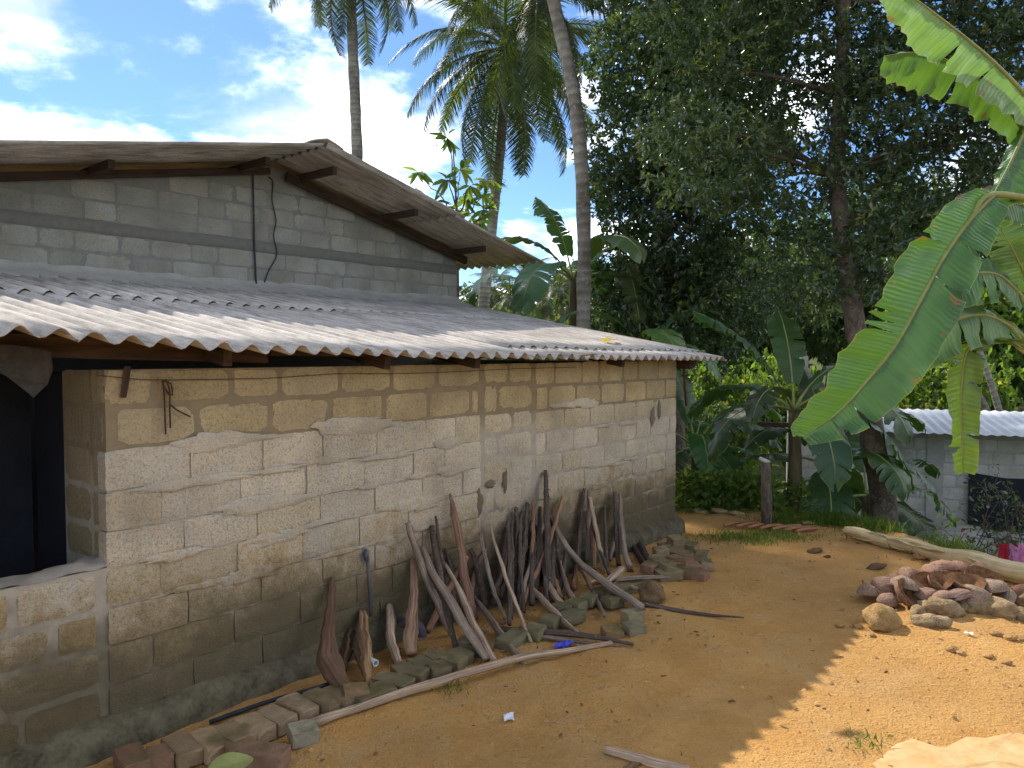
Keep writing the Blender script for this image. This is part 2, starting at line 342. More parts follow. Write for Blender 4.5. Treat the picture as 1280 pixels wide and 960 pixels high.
def m_dirt():
    m, nt = newmat('orange_earth'); p = P(nt); xyz = sepz(nt, p)
    big = noise(nt, p, 0.55, 4, 0.55); med = noise(nt, p, 3.2, 5, 0.6); fine = noise(nt, p, 28, 5, 0.7); grit = noise(nt, p, 105, 4, 0.8); peb = vor(nt, p, 42)
    c = mix(nt, mr(nt, med, 0.3, 0.7), (0.58, 0.295, 0.082), (0.69, 0.40, 0.14))
    c = mix(nt, mr(nt, big, 0.40, 0.62, 0, 0.7), c, (0.42, 0.235, 0.085))
    c = mix(nt, mr(nt, noise(nt, p, 1.7, 6, 0.7, 1.0), 0.52, 0.66, 0, 0.6), c, (0.55, 0.36, 0.17))
    c = mix(nt, mr(nt, fine, 0.52, 0.72, 0, 0.6), c, (0.62, 0.38, 0.155))
    c = mix(nt, mr(nt, grit, 0.36, 0.48, 0.5, 0), c, (0.30, 0.15, 0.05))
    c = mix(nt, mr(nt, fine, 0.38, 0.28, 0, 0.5), c, (0.20, 0.115, 0.05))
    # greener soil outside the yard
    far = nd(nt, 'ShaderNodeAttribute', attribute_name='tint').outputs['Fac']
    c = mix(nt, far, c, mix(nt, med, (0.05, 0.075, 0.02), (0.13, 0.14, 0.045)))
    h = mth(nt, 'ADD', mth(nt, 'MULTIPLY', fine, 1.2), mth(nt, 'MULTIPLY', grit, 0.35))
    h = mth(nt, 'ADD', h, mth(nt, 'MULTIPLY', mr(nt, peb, 0.0, 0.4, 1, 0), 0.35))
    finish(nt, c, 0.96, bump(nt, h, 1.0, 0.026), 0.1); return m
M_DIRT = m_dirt()

# ------------------------------------------------------------------ ground: one sheet, terrace edge behind the yard, hills beyond
EDGE = [on_ground(*p) for p in ((700, 618), (850, 634), (940, 640), (1050, 655), (1110, 664), (1200, 690), (1285, 712), (1500, 765))]
def edge_y(x):
    if x <= EDGE[0].x: return EDGE[0].y
    for a, b in zip(EDGE, EDGE[1:]):
        if x <= b.x: return lerp(a.y, b.y, (x - a.x) / (b.x - a.x))
    return EDGE[-1].y - (x - EDGE[-1].x) * 0.25
def sstep(a, b, x):
    t = max(0.0, min(1.0, (x - a) / (b - a))); return t * t * (3 - 2 * t)
def ground_z(x, y):
    d = y - edge_y(x)
    z = 0.025 * fbm(x * 0.8, y * 0.8) + 0.016 * fbm(x * 3.2, y * 3.2, 3.3) + 0.008 * fbm(x * 12, y * 12, 9.1)
    s = sstep(0.9, 4.5, x)                                   # the drop lies to the right; behind the house the land falls gently
    z -= sstep(0.15, 2.6, d) * lerp(0.55, 1.75, s)
    r = math.hypot(x, y)
    z += sstep(20, 90, r) * (7.5 + 3 * fbm(x * .02, y * .02, 5)) * lerp(0.45, 1.0, sstep(-10, 12, x)) + sstep(60, 260, r) * 9
    return z
def axis(a, b, step, lo, hi):
    xs = list(np.arange(a, b + 1e-6, step)); g = step
    while xs[-1] < hi: g *= 1.17; xs.append(xs[-1] + g)
    g = step
    while xs[0] > lo: g *= 1.17; xs.insert(0, xs[0] - g)
    return xs
gx = axis(-3.0, 6.5, 0.05, -320, 320); gy = axis(1.6, 10.5, 0.05, -60, 420)
V = [(x, y, ground_z(x, y)) for y in gy for x in gx]; nx = len(gx)
ii = np.arange((len(gy) - 1) * (nx - 1)); r0 = ii // (nx - 1) * nx + ii % (nx - 1)
Q = np.stack([r0, r0 + 1, r0 + nx + 1, r0 + nx], 1)
far = [max(sstep(-0.05, 0.7, v[1] - edge_y(v[0]) + 0.25 * fbm(v[0] * 2, v[1] * 2, 1.7)), sstep(9, 14, math.hypot(v[0], v[1] - 4))) for v in V]
g = obj('ground', fastmesh('ground', V, Q, M_DIRT, tint=far, smooth=True))
tag(g, 'orange bare earth yard falling away to green slopes', kind='structure')
def gz(p): return Vector((p.x, p.y, ground_z(p.x, p.y)))
pd = MB(); c0 = [on_ground(1090, 946), on_ground(1150, 928), on_ground(1300, 918), on_ground(1400, 1000), on_ground(1070, 985)]
ring = spline(c0 + [c0[0]], 26)[:-1]
cen = sum(ring, Vector()) / 25; PV = []
for f_, z_ in ((1.0, -.03), (.86, .004), (.6, .010), (.3, .011)):
    for p in ring: q = cen.lerp(p, f_); PV.append(q + Vector((.10 * fbm(q.x * 5, q.y * 5), .10 * fbm(q.y * 5, q.x * 5), z_ + .012 * fbm(q.x * 4, q.y * 4, 7))))
pd.add(PV, [(k * 25 + i, k * 25 + (i + 1) % 25, (k + 1) * 25 + (i + 1) % 25, (k + 1) * 25 + i) for k in range(3) for i in range(25)] + [tuple(75 + i for i in range(25))])
tag(pd.build('concrete_pad', M_PAD), 'pale worn concrete patch level with the orange earth', kind='structure')

# ------------------------------------------------------------------ block meshes shared by all masonry
def block_mesh(name, mat, nx=8, ny=5, jit=0.011, rnd=0.006, depth=0.09):
    V, Fs = [], []
    for j in range(ny + 1):
        for i in range(nx + 1):
            x, z = i / nx - 0.5, j / ny - 0.5; e = (i in (0, nx)) + (j in (0, ny))
            jx = R.uniform(-jit, jit) * (0.5 if e else 0.25); jz = R.uniform(-jit, jit) * 1.4 * (1 if e else 0.25)
            y = R.uniform(-0.0015, 0.0015) + (rnd * R.uniform(0.3, 1.0) if e == 1 else 0) + (rnd * R.uniform(1.0, 2.0) if e == 2 else 0)
            if e == 2: jx -= math.copysign(R.uniform(.002, .014), x); jz -= math.copysign(R.uniform(.004, .03), z)
            V.append((x + jx, y, z + jz))
    w = nx + 1
    for j in range(ny):
        for i in range(nx): a = j * w + i; Fs.append((a, a + 1, a + w + 1, a + w))
    rim = [i for i in range(w)] + [j * w + nx for j in range(1, ny + 1)] + [ny * w + i for i in range(nx - 1, -1, -1)] + [j * w for j in range(ny - 1, 0, -1)]
    b = len(V); V += [(V[i][0], depth, V[i][2]) for i in rim]; n = len(rim)
    for q in range(n): q2 = (q + 1) % n; Fs.append((rim[q2], rim[q], b + q, b + q2))
    return mesh(name, V, Fs, mat)
BLK = [block_mesh('block', M_BLOCK) for _ in range(7)]
BLKU = [block_mesh('block', M_BLOCK_UP) for _ in range(6)]
def lay(parent, x0, x1, zs, joint=0.02, length=0.40, proud=0.008, col=None, meshes=BLK, ytop=None, first=None, y=0.0, rotz=0.0, ox=0.0):
    """courses of blocks between x0 and x1; zs = bed heights; returns nothing, each block an object"""
    for ci, (za, zb) in enumerate(zip(zs, zs[1:])):
        x = x0 - (R.uniform(0.15, 0.3) if ci % 2 else R.uniform(0, .06)); ja = joint(ci) if callable(joint) else joint
        while x < x1 - 0.04:
            L = length * R.choice((1, 1, 1, 0.96, 1.04, 0.7)); a, b = max(x, x0), min(x + L, x1)
            if x1 - b < 0.09: b = x1
            x = b
            if b - a < 0.07: continue
            if ytop and (zb > ytop((a + b) / 2) or zb > min(ytop(a), ytop(b)) + 0.06): continue
            jw = ja * R.uniform(0.7, 1.4); jh = ja * R.uniform(0.7, 1.4)
            c = col(ci, (a + b) / 2, (za + zb) / 2)
            loc = Vector(((a + b) / 2, 0, (za + zb) / 2)); pr = (proud(ci) if callable(proud) else proud) * R.uniform(0.6, 1.3)
            m = R.choice(meshes)
            rot = (R.uniform(-.008, .008), R.uniform(-.012, .012), rotz + R.uniform(-.006, .006))
            if rotz: pos = Vector((ox - pr, y + loc.x, loc.z))
            else: pos = Vector((loc.x, y - pr, loc.z))
            obj('block', m, parent, pos, rot, (b - a - jw, 1, zb - za - jh), c)
# ------------------------------------------------------------------ the house
HOUSE = thing('block_house', 'cement block house with a low lean-to and grey corrugated cement sheet roofs', 'house', H0, HANG)
def wall_backing(name, poly_front, mat, thick=0.14, parent=HOUSE, y=0.0):
    n = len(poly_front); V = [(x, y, z) for x, z in poly_front] + [(x, y + thick, z) for x, z in poly_front]
    Fs = [tuple(range(n)), tuple(range(2 * n - 1, n - 1, -1))] + [((i + 1) % n, i, i + n, (i + 1) % n + n) for i in range(n)]
    return obj(name, mesh(name, V, Fs, mat), parent)
LOWZ = [0.10, 0.30, 0.49, 0.67, 0.86, 1.04, 1.235, 1.435, 1.635, 1.825]
def shade_of(c, v=.08, h=.03):
    f = R.uniform(1 - v, 1 + v); w = R.uniform(-h, h); return (c[0] * f * (1 + w), c[1] * f, c[2] * f * (1 - w))
tan_ = lambda: shade_of((0.47, 0.375, 0.215))
grey_ = lambda: shade_of((0.56, 0.495, 0.395), .07, .02)
def lowcol(ci, x, z):
    if z > 1.42: return tan_()
    if 3.3 < x and z > 1.2: return tuple(lerp(a, b, 0.5) for a, b in zip(tan_(), grey_()))
    if R.random() < 0.12: return tuple(lerp(a, b, 0.6) for a, b in zip(tan_(), grey_()))
    return grey_()
lw = wall_backing('lean_to_wall', [(-2.4, -0.3), (5.765, -0.3), (5.765, 1.80), (0.015, 1.815), (0.015, 0.87), (-1.5, 0.87), (-1.5, 1.8), (-2.4, 1.8)], M_MORTAR, 0.16)
jt = lambda ci: 0.034 if ci >= 7 else 0.0075
pr = lambda ci: 0.005 if ci >= 7 else 0.012
lay(lw, 0.0, 2.66, LOWZ, jt, 0.42, pr, lowcol)
LOWZ2 = [0.10, 0.29, 0.50, 0.69, 0.88, 1.08, 1.27, 1.44, 1.65, 1.825]
lay(lw, 2.70, 3.29, LOWZ2, lambda c: 0.026, 0.34, lambda c: 0.005, lowcol)
LOWZ3 = [0.10, 0.31, 0.49, 0.68, 0.87, 1.05, 1.24, 1.42, 1.62, 1.825]
lay(lw, 3.33, 5.77, LOWZ3, lambda c: 0.024 if c >= 7 else 0.016, 0.40, lambda c: 0.007, lowcol)
lay(lw, -1.48, -0.03, LOWZ[:5], lambda c: 0.032, 0.42, lambda c: 0.006, lambda c, x, z: tan_() if R.random() < .6 else grey_())
M_SMEAR = m_block('smeared_mortar', True, 0.35)
def smear(x, z, rx, rz, col, parent=None, y=-.013):
    V = []; n = 30; ph = R.uniform(0, 99)
    for ring, (f, d) in enumerate(((1.0, .007), (.72, -.001), (.40, -.002))):
        for q in range(n):
            w = 2 * math.pi * q / n; g = f * (1 + .55 * fbm(math.cos(w) * 1.6 + ph, math.sin(w) * 1.6, 2.0) + .12 * R.uniform(-1, 1))
            V.append((x + rx * g * math.cos(w), y + d, z + rz * g * math.sin(w)))
    V.append((x, y - .002, z)); Fs = []
    for k in range(2):
        for q in range(n): q2 = (q + 1) % n; Fs.append((k * n + q, k * n + q2, (k + 1) * n + q2, (k + 1) * n + q))
    Fs += [(2 * n + q, 2 * n + (q + 1) % n, 3 * n) for q in range(n)]
    obj('mortar_smear', mesh('mortar_smear', V, Fs, M_SMEAR, True), lw, color=col)
for q in range(46):
    x = R.uniform(.3, 2.45) if q < 34 else R.uniform(3.5, 5.4); z = R.choice(LOWZ[3:8]) + R.uniform(-.02, .02)
    smear(x, z, R.uniform(.08, .26), R.uniform(.018, .045), shade_of((.53, .47, .38), .05, .01), y=(-.0185 if x < 2.6 else -.0125) - q * .00012)
for (px, py, a, b) in ((598, 628, .035, .10), (612, 605, .06, .03), (630, 600, .03, .09), (815, 522, .04, .09), (823, 512, .03, .10)):
    q = on_wall(px, py) - H0; smear(q.dot(HU), q.z, a, b, (.17, .14, .10), y=-.017)
# rough mortar fill on the sill of the half wall
sl = MB(); N = 26; V = []; 
for i in range(N + 1):
    x = -1.5 + 1.51 * i / N
    for j, yy in enumerate((-0.008, 0.05, 0.11, 0.165)):
        V.append((x, yy, 0.866 + (0.020 + 0.030 * fbm(x * 9, yy * 14) + 0.012 * fbm(x * 30, yy * 30) + (0.012 if x > -0.2 else 0)) * (1 if 0 < j < 3 else 0.45)))
sl.add(V, [(i * 4 + j, (i + 1) * 4 + j, (i + 1) * 4 + j + 1, i * 4 + j + 1) for i in range(N) for j in range(3)])
sl.build('sill_mortar', M_MORTAR, HOUSE, True)
# return of the wall at the opening
ret = obj('opening_jamb_wall', mesh('opening_jamb_wall', *(lambda b: (b.v, b.f))((lambda b: (b.box(0.015, 0.15, 0.165, 0.52, -0.2, 1.80), b)[1])(MB())), M_MORTAR), HOUSE)
for za, zb in zip(LOWZ[4:], LOWZ[5:]):
    a = 0.02 + R.uniform(0, .02)
    for (p, q) in ((a, a + 0.13), (a + 0.16, 0.50)):
        obj('block', R.choice(BLK), ret, ((0.010, (p + q) / 2, (za + zb) / 2)), (0, R.uniform(-.01, .01), -math.pi / 2), (q - p, 1, zb - za - 0.03), tuple(0.7 * c for c in tan_()))
# plinth: projecting weathered cement footing
pl_ = MB(); N = 110; V = []
for i in range(N + 1):
    x = -2.4 + 8.2 * i / N
    for j, (yy, z) in enumerate(((-0.005, 0.155), (-0.045, 0.135), (-0.085, 0.10), (-0.10, 0.03), (-0.12, -0.12))):
        V.append((x, yy + 0.02 * fbm(x * 2.5, z * 9, 2), z + (0.028 * fbm(x * 1.7, yy * 5, 6)) * (j < 4)))
pl_.add(V, [(i * 5 + j + 1, (i + 1) * 5 + j + 1, (i + 1) * 5 + j, i * 5 + j) for i in range(N) for j in range(4)] + [tuple(N * 5 + j for j in range(5))])
pl_.build('plinth', M_PLINTH, HOUSE, True)
# other walls (end, back), mostly hidden
for bx_ in ((5.63, 5.76, 0.17, 3.55, -0.6, 1.80), (5.98, 6.14, 3.78, 9.5, -0.6, 3.2), (-2.4, -2.27, 0.17, 3.55, -0.3, 1.8)):
    ew = MB(); ew.box(*bx_); ew.build('side_wall', M_MORTAR, HOUSE)
for bx_ in ((-2.2, 0.0, 0.95, 1.05, -0.1, 1.95), (0.02, 0.13, 0.53, 0.94, -0.1, 1.79)):  # panels added behind the opening, coloured near black as its interior shade
    iw = MB(); iw.box(*bx_); iw.build('opening_shade_panel', M_OPEN_SHADE, HOUSE)
# gable wall above the lean-to
KG = 3.61
apex_t, apex_z = 3.27, 4.02
def gtop(t): return apex_z - 0.11 - (0.231 * (t - apex_t) if t > apex_t else 0.200 * (apex_t - t))
gw = wall_backing('gable_wall', [(-3.2, -0.3), (6.16, -0.3), (6.16, gtop(6.16) + .02), (apex_t, apex_z - .09), (-3.2, gtop(-3.2) + .02)], M_MORTAR_UP, 0.16, y=KG)
ug = lambda ci, x, z: shade_of((0.33, 0.32, 0.285), .13, .02)
UPZ = [2.44, 2.62, 2.81, 2.99]; UPZ2 = [3.10, 3.285, 3.475, 3.665, 3.855, 4.03]
lay(gw, -2.0, 6.17, UPZ, 0.020, 0.41, 0.006, ug, BLKU, y=KG)
lay(gw, -2.0, 6.17, UPZ2, 0.020, 0.41, 0.006, ug, BLKU, ytop=lambda t: gtop(t) + 0.0, y=KG)
bd = MB(); N = 60; V = []
for i in range(N + 1):
    t = -2.4 + 8.55 * i / N
    for yy, z in ((0.0, 2.985), (-0.016, 2.998), (-0.018, 3.09), (0.0, 3.105)): V.append((t, KG + yy + .004 * fbm(t * 5, z * 9), z + 0.012 * fbm(t * 2, z * 3)))
bd.add(V, [(i * 4 + j, (i + 1) * 4 + j, (i + 1) * 4 + j + 1, i * 4 + j + 1) for i in range(N) for j in range(3)])
bd.build('concrete_band', M_BAND, HOUSE, True)

# corrugated sheets
def sheet(name, parent, u0, width, v0, v1, zf, axis='lean', pitch=0.146, amp=0.024, thick=0.006, lift=0.0, ns=7, edge_chip=0.0):
    """sheet spanning [u0,u0+width] across and v0..v1 along the slope; zf(u,v)->height. axis 'lean': u=t,v=k; 'gable': u=k,v=t"""
    n = int(round(width / pitch * 8)); V, U = [], []
    tops = []
    for side in (0, 1):
        for j in range(ns + 1):
            v = lerp(v0, v1, j / ns)
            for i in range(n + 1):
                u = u0 + width * i / n
                vv = v
                if edge_chip and j == 0: vv += edge_chip * max(0, fbm(u * 9, 3.1)) * 1.5
                z = zf(u, vv) + amp * math.cos(2 * math.pi * u / pitch) + lift - side * thick
                V.append((u, vv, z) if axis == 'lean' else (vv, u, z)); U.append((u, v))
    w = n + 1; B = (ns + 1) * w; Fs = []
    for j in range(ns):
        for i in range(n):
            a = j * w + i; q = (a, a + 1, a + w + 1, a + w); Fs.append(q); Fs.append(tuple(x + B for x in q[::-1]))
    for i in range(n):
        a = i; Fs.append((a + 1, a, a + B, a + 1 + B)); a = ns * w + i; Fs.append((a, a + 1, a + 1 + B, a + B))
    for j in range(ns):
        a = j * w; Fs.append((a, a + w, a + w + B, a + B)); a = j * w + n; Fs.append((a + w, a, a + B, a + w + B))
    return obj(name, mesh(name, V, Fs, M_ROOF, True, U), parent)
EAVE_K = -0.35
EAVE_T = (-2.4, -.38, .52, 1.72, 3.4, 6.3); EAVE_Z = (2.02, 1.969, 1.912, 1.875, 1.862, 1.828)
def lean_z(t, k):
    ez = float(np.interp(t, EAVE_T, EAVE_Z)); return ez + (k - EAVE_K) / 3.95 * (2.535 - ez)
LR = thing('x', 'x', 'x'); bpy.data.objects.remove(LR)
LR = obj('lean_to_roof', None, HOUSE); LR.empty_display_size = 0.1
i = 0; t = -2.3
while t < 6.2:
    w = min(1.095, 6.23 - t)
    cut = t > 2.0
    if cut: sheet('roof_sheet', LR, t, w, EAVE_K + R.uniform(-.015, .015), 0.30, lean_z, lift=0.004 * (i % 2), edge_chip=0.02, ns=3)
    sheet('roof_sheet', LR, t, w, (EAVE_K + 0.27 if cut else EAVE_K) + R.uniform(-.02, .02), 2.05, lean_z, lift=0.009 + 0.0065 * (i % 2) + (0.010 if cut else 0), edge_chip=0.03)
    sheet('roof_sheet', LR, t, w, 1.90, 3.60, lean_z, lift=0.028 + 0.0065 * (i % 2))
    t += 1.022; i += 1
# cement flashing where the lean-to meets the gable wall
fl = MB(); N = 90; V = []
for i in range(N + 1):
    t = -2.2 + 8.4 * i / N; zb = lean_z(t, 3.6) + 0.03
    for yy, z in ((3.30, zb - 0.045), (3.42, zb + 0.012), (3.55, zb + 0.05), (3.605, zb + 0.11)): V.append((t, yy + .03 * fbm(t * 3, yy), z + 0.012 * fbm(t * 6, yy * 3)))
fl.add(V, [(i * 4 + j, (i + 1) * 4 + j, (i + 1) * 4 + j + 1, i * 4 + j + 1) for i in range(N) for j in range(3)])
fl.build('roof_flashing', M_CONC, LR, True)
# gable roof
GR = obj('gable_roof', None, HOUSE); GR.empty_display_size = 0.1
FRONT = KG - 0.95
gzr = lambda u, v: (apex_z - 0.005) - (0.231 * (v - apex_t) if v > apex_t else 0.203 * (apex_t - v))
k = FRONT; i = 0
while k < 9.4:
    for side in (1, -1):
        a, b = (apex_t + 0.02, 6.93) if side > 0 else (apex_t - 0.02, -3.2)
        mid = lerp(a, b, 0.52)
        sheet('roof_sheet', GR, k + R.uniform(-.01, .01), 1.095, mid, b, gzr, 'gable', lift=0.0065 * (i % 2), ns=5)
        sheet('roof_sheet', GR, k + R.uniform(-.03, .03), 1.095, a, lerp(a, b, 0.56), gzr, 'gable', lift=0.012 + 0.0065 * (i % 2), ns=5)
    k += 1.022; i += 1
k = FRONT - 0.03
while k < 9.4:
    m = MB(); V = []
    for j, kk in enumerate((k, k + 0.5, k + 1.05)):
        for q in range(9):
            a = -1 + q / 4; tt = apex_t + a * 0.20
            V.append((tt, kk, gzr(0, tt) + 0.030 + 0.020 * (1 - a * a) + 0.008 * (j == 0)))
    B = len(V); V += [(x, y, z - 0.012) for x, y, z in V]
    Fs = [(j * 9 + q, (j + 1) * 9 + q, (j + 1) * 9 + q + 1, j * 9 + q + 1) for j in range(2) for q in range(8)]
    Fs += [tuple(x + B for x in f[::-1]) for f in Fs] + [(q, q + 1, q + 1 + B, q + B) for q in range(8)]
    Fs += [(j * 9 + 9, j * 9, j * 9 + B, j * 9 + 9 + B) for j in range(2)] + [(j * 9 + 8, j * 9 + 17, j * 9 + 17 + B, j * 9 + 8 + B) for j in range(2)]
    m.add(V, Fs); m.build('ridge_cap', M_ROOF, GR, True); k += 1.0
def beam(name, a, b, w, h, parent=HOUSE, mat=None, col=(1, 1, 1)):
    a, b = Vector(a), Vector(b); d = (b - a).normalized(); s = d.cross(Vector((0, 0, 1))).normalized(); up = s.cross(d)
    V, U = [], []; n = 5
    for i in range(n):
        p = lerp(a, b, i / (n - 1)) + s * R.uniform(-.004, .004) + up * R.uniform(-.004, .004)
        for q, (x, y) in enumerate(((-1, -1), (1, -1), (1, 1), (-1, 1))): V.append(p + s * x * w / 2 + up * y * h / 2); U.append((q * 0.25, i * (b - a).length / 4))
    Fs = [(i * 4 + q, i * 4 + (q + 1) % 4, i * 4 + 4 + (q + 1) % 4, i * 4 + 4 + q) for i in range(n - 1) for q in range(4)] + [(3, 2, 1, 0), tuple(n * 4 - 4 + q for q in range(4))]
    return obj(name, mesh(name, V, Fs, mat or M_BEAM, False, U), parent, color=col)
for t, ext in ((-0.1, 0.5), (1.35, 0.52), (2.82, 0.60), (3.55, 0.72), (4.75, 0.70), (6.02, 0.66)):      # purlins poking out of the gable
    z = gzr(0, t) - 0.075
    beam('purlin', (t, KG - ext, z - 0.03), (t, 9.2, z - 0.03), 0.055, 0.075, GR)
beam('rafter', (apex_t + 0.1, KG - 0.10, gzr(0, apex_t + 0.1) - 0.15), (6.25, KG - 0.10, gzr(0, 6.25) - 0.15), 0.05, 0.10, GR)
beam('rafter', (apex_t - 0.1, KG - 0.07, gzr(0, apex_t - 0.1) - 0.13), (-2.5, KG - 0.07, gzr(0, -2.5) - 0.13), 0.05, 0.07, GR)
beam('wall_plate', (-2.3, 0.06, lean_z(-2.3, 0.06) - 0.085), (0.9, 0.06, lean_z(0.9, 0.06) - 0.075), 0.08, 0.10, LR)
beam('wall_plate', (0.9, 0.02, lean_z(0.9, 0.05) - 0.062), (5.9, 0.02, lean_z(5.9, 0.05) - 0.062), 0.07, 0.055, LR)
for t in (0.55, 1.62, 2.45, 4.42, 5.85): beam('rafter', (t, -0.17, lean_z(t, -0.17) - 0.075), (t, 3.55, lean_z(t, 3.55) - 0.075), 0.05, 0.08, LR)
beam('bracket', (5.80, -0.16, 1.80), (5.80, 0.15, 1.80), 0.05, 0.16, LR)
rod = MB(); rod.tube([on_wall(855, 462, 0.14), on_wall(856, 484, 0.13), on_wall(858, 507, 0.12)], 0.014, 6)
o = rod.build('roof_tie_rod', M_RUST); tag(o, 'dark iron rod hanging from the end of the low roof', 'rod')
# torn sheet hanging under the eave at the opening
ts = MB(); pts = [(-5, 430), (22, 432), (50, 435), (64, 440), (66, 462), (60, 480), (42, 497), (24, 482), (8, 470), (-5, 464)]
pf = [on_wall(x, y, 0.06 + 0.015 * math.sin(x * .2)) for x, y in pts]; nn = len(pf)
ts.add(pf + [p - HN * 0.006 for p in pf], [tuple(range(nn)), tuple(range(2 * nn - 1, nn - 1, -1))] + [((i + 1) % nn, i, i + nn, (i + 1) % nn + nn) for i in range(nn)])
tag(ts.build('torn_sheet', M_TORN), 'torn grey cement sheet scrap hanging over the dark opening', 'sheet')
# small things fixed to the walls
wd = MB(); a, b = on_wall(160, 458, .02), on_wall(154, 497, .02)
wd.tube([a, lerp(a, b, .5), b], [0.022, 0.024, 0.02], 4, 0.7); tag(wd.build('wooden_peg', M_BEAM), 'short wooden peg wedged high in the tan block wall', 'peg')
wr = MB(); wr.tube([on_wall(x, y, .022) for x, y in ((122, 469), (170, 474), (207, 475), (330, 473), (420, 467), (500, 467), (560, 465), (640, 461), (720, 459))], 0.0022, 5)
tag(wr.build('clothes_wire', M_RUST), 'thin wire strung along the wall just below the eave', 'wire')
rp = MB()
for pth in (((203, 474), (205, 490), (206, 515), (207, 543)), ((207, 474), (212, 488), (212, 510), (213, 535)), ((204, 476), (214, 480), (215, 494), (209, 490), (203, 480)), ((212, 505), (222, 513), (238, 521))):
    rp.tube(spline([on_wall(x, y, .03) for x, y in pth], 9), 0.0045, 5)
tag(rp.build('rope_end', M_RUST), 'frayed dark rope ends knotted to the wire on the wall', 'rope')
cb = MB(); cb.tube([on_wall(x, y, .03, KG) for x, y in ((316, 212), (317, 260), (318, 310), (320, 350), (323, 374))], 0.010, 6); tag(cb.build('conduit_pipe', M_HOSE), 'thin dark conduit running straight down the gable wall', 'pipe')
cb = MB(); cb.tube(spline([on_wall(x, y, .025, KG) for x, y in ((336, 221), (341, 228), (340, 250), (345, 275), (342, 295), (346, 318), (336, 338), (331, 352), (323, 372))], 30), 0.007, 5)
tag(cb.build('electric_cable', M_HOSE), 'loose wavy black cable dangling on the gable wall', 'cable')
sb = MB(); p = on_wall(566, 350, .02, KG); beam('shutter_board', p + Vector((0, 0, .14)), p - Vector((0, 0, .14)), 0.09, 0.03, None, M_BEAM, (1.8, 1.4, 1.2))
tag(bpy.data.objects['shutter_board'], 'small brown board fixed at the gable wall corner', 'board')
# things on the lean-to roof
def leaf_on_roof(name, x, y, s, mat, label, rz):
    r = ray(x, y); tt = None
    for st in np.arange(2.5, 12, 0.02):
        p = CAMP + r * (st / r.y); q = p - H0; t_, k_ = q.dot(HU), -q.dot(HN)
        if p.z < lean_z(t_, k_) + 0.055: break
    m = MB(); pts = spline([(-1, 0, 0), (-.3, .38, .10), (.5, .34, .12), (1, 0, .02), (.5, -.34, .1), (-.3, -.36, .12), (-1, 0, 0)], 19)[:-1]
    m.add([(v[0] * s, v[1] * s, v[2] * s) for v in pts] + [(0, 0, .02 * s)], [(i, (i + 1) % 18, 18) for i in range(18)])
    o = m.build(name, mat); o.location = p + Vector((0, 0, 0.008)); o.rotation_euler = (0.08, -.06, rz); tag(o, label, 'leaf')
leaf_on_roof('yellow_leaf', 762, 427, 0.17, M_YLEAF, 'bright yellow fallen leaf lying on the low roof', HANG + .2)
leaf_on_roof('red_leaf', 282, 429, 0.028, M_RED, 'tiny red leaf lying on the low roof', 1.0)
leaf_on_roof('brown_leaf', 735, 446, 0.09, M_DRYLEAF, 'dry brown leaf scrap near the eave of the low roof', 0.3)

# ------------------------------------------------------------------ firewood: dry palm stalks leaning on the wall
ORD = ('first second third fourth fifth sixth seventh eighth ninth tenth eleventh twelfth thirteenth fourteenth fifteenth sixteenth seventeenth eighteenth nineteenth twentieth'.split())
ORD += ['twenty-' + w for w in ORD[:9]] + ['thirtieth'] + ['thirty-' + w for w in ORD[:9]] + ['fortieth'] + ['forty-' + w for w in ORD[:9]]
def ord_label(items, key, fmt):      # items in walking order along the wall -> one label each
    order = sorted(range(len(items)), key=lambda i: key(items[i])); return {i: fmt % ORD[k] for k, i in enumerate(order)}
def stalk(pts, w, label, mat=M_STALK, col=(1, 1, 1), flat=0.55, wall=True, name='palm_stalk', cat='palm stalk', group='dry palm stalks against the wall', base_z=0.03, n=16, off=0.03, fringe=0, front=0.0):
    """pts: pixels from tip to foot; the foot stands on the ground, the tip touches the wall"""
    wm = max(w)
    foot = on_ground(*pts[-1], base_z); foot = foot + Vector((0, -front, 0))
    tip = on_wall(*pts[0], off) if wall else on_ground(*pts[0], base_z)
    q = foot - H0
    if wall and -q.dot(HN) > -0.10: foot = on_wall(*pts[-1], 0.12)
    ds = [0.0]
    for a, b in zip(pts, pts[1:]): ds.append(ds[-1] + math.hypot(b[0] - a[0], b[1] - a[1]))
    P3 = []
    for i, (x, y) in enumerate(pts):
        s = ds[i] / ds[-1]; P3.append(at(x, y, lerp(tip.y, foot.y, s)))
    P3[0], P3[-1] = tip, foot
    n = max(n, 26); path = spline(P3, n); rad = [max(0.004, interp(w, i / (n - 1)) * (.5 if mat is M_LOG else .62) * path[i].y / F) for i in range(n)]
    m = MB(); 
    ph = R.uniform(0, 9)
    path = [p + Vector((fbm(i * .35, ph), fbm(i * .35, ph + 3), 0)) * (0.010 if mat is M_LOG else 0.007) for i, p in enumerate(path)]
    lg = mat is M_LOG
    m.tube(path, rad, 16 if lg else 10, flat, 0.05, up=HN if wall else Vector((0, 0, 1)), ridge=.75 if lg else .45)
    if fringe:
        for _ in range(fringe):
            i = R.randrange(1, n - 2); p = path[i]; d = Vector((R.uniform(-1, 1), R.uniform(-1, .2), R.uniform(-.2, 1))).normalized()
            m.tube([p, p + d * 0.03, p + d * 0.05 + Vector((0, 0, -.012))], [0.004, 0.0025, 0.001], 3, caps=False)
    o = m.build(name, mat, None, True, col, origin=path[-1]); tag(o, label, cat, group); return o
LK = 'long dry grey palm stalk propped in the tangled heap on the wall'
DK = 'thin blackened palm stalk propped upright among the heap on the wall'
G1, G2 = 'grey palm stalks in the heap', 'blackened palm stalks in the heap'
brn, gry, drk, pal = (1.5, 1.05, .8), (1.25, 1.2, 1.15), (.5, .46, .44), (1.9, 1.75, 1.55)
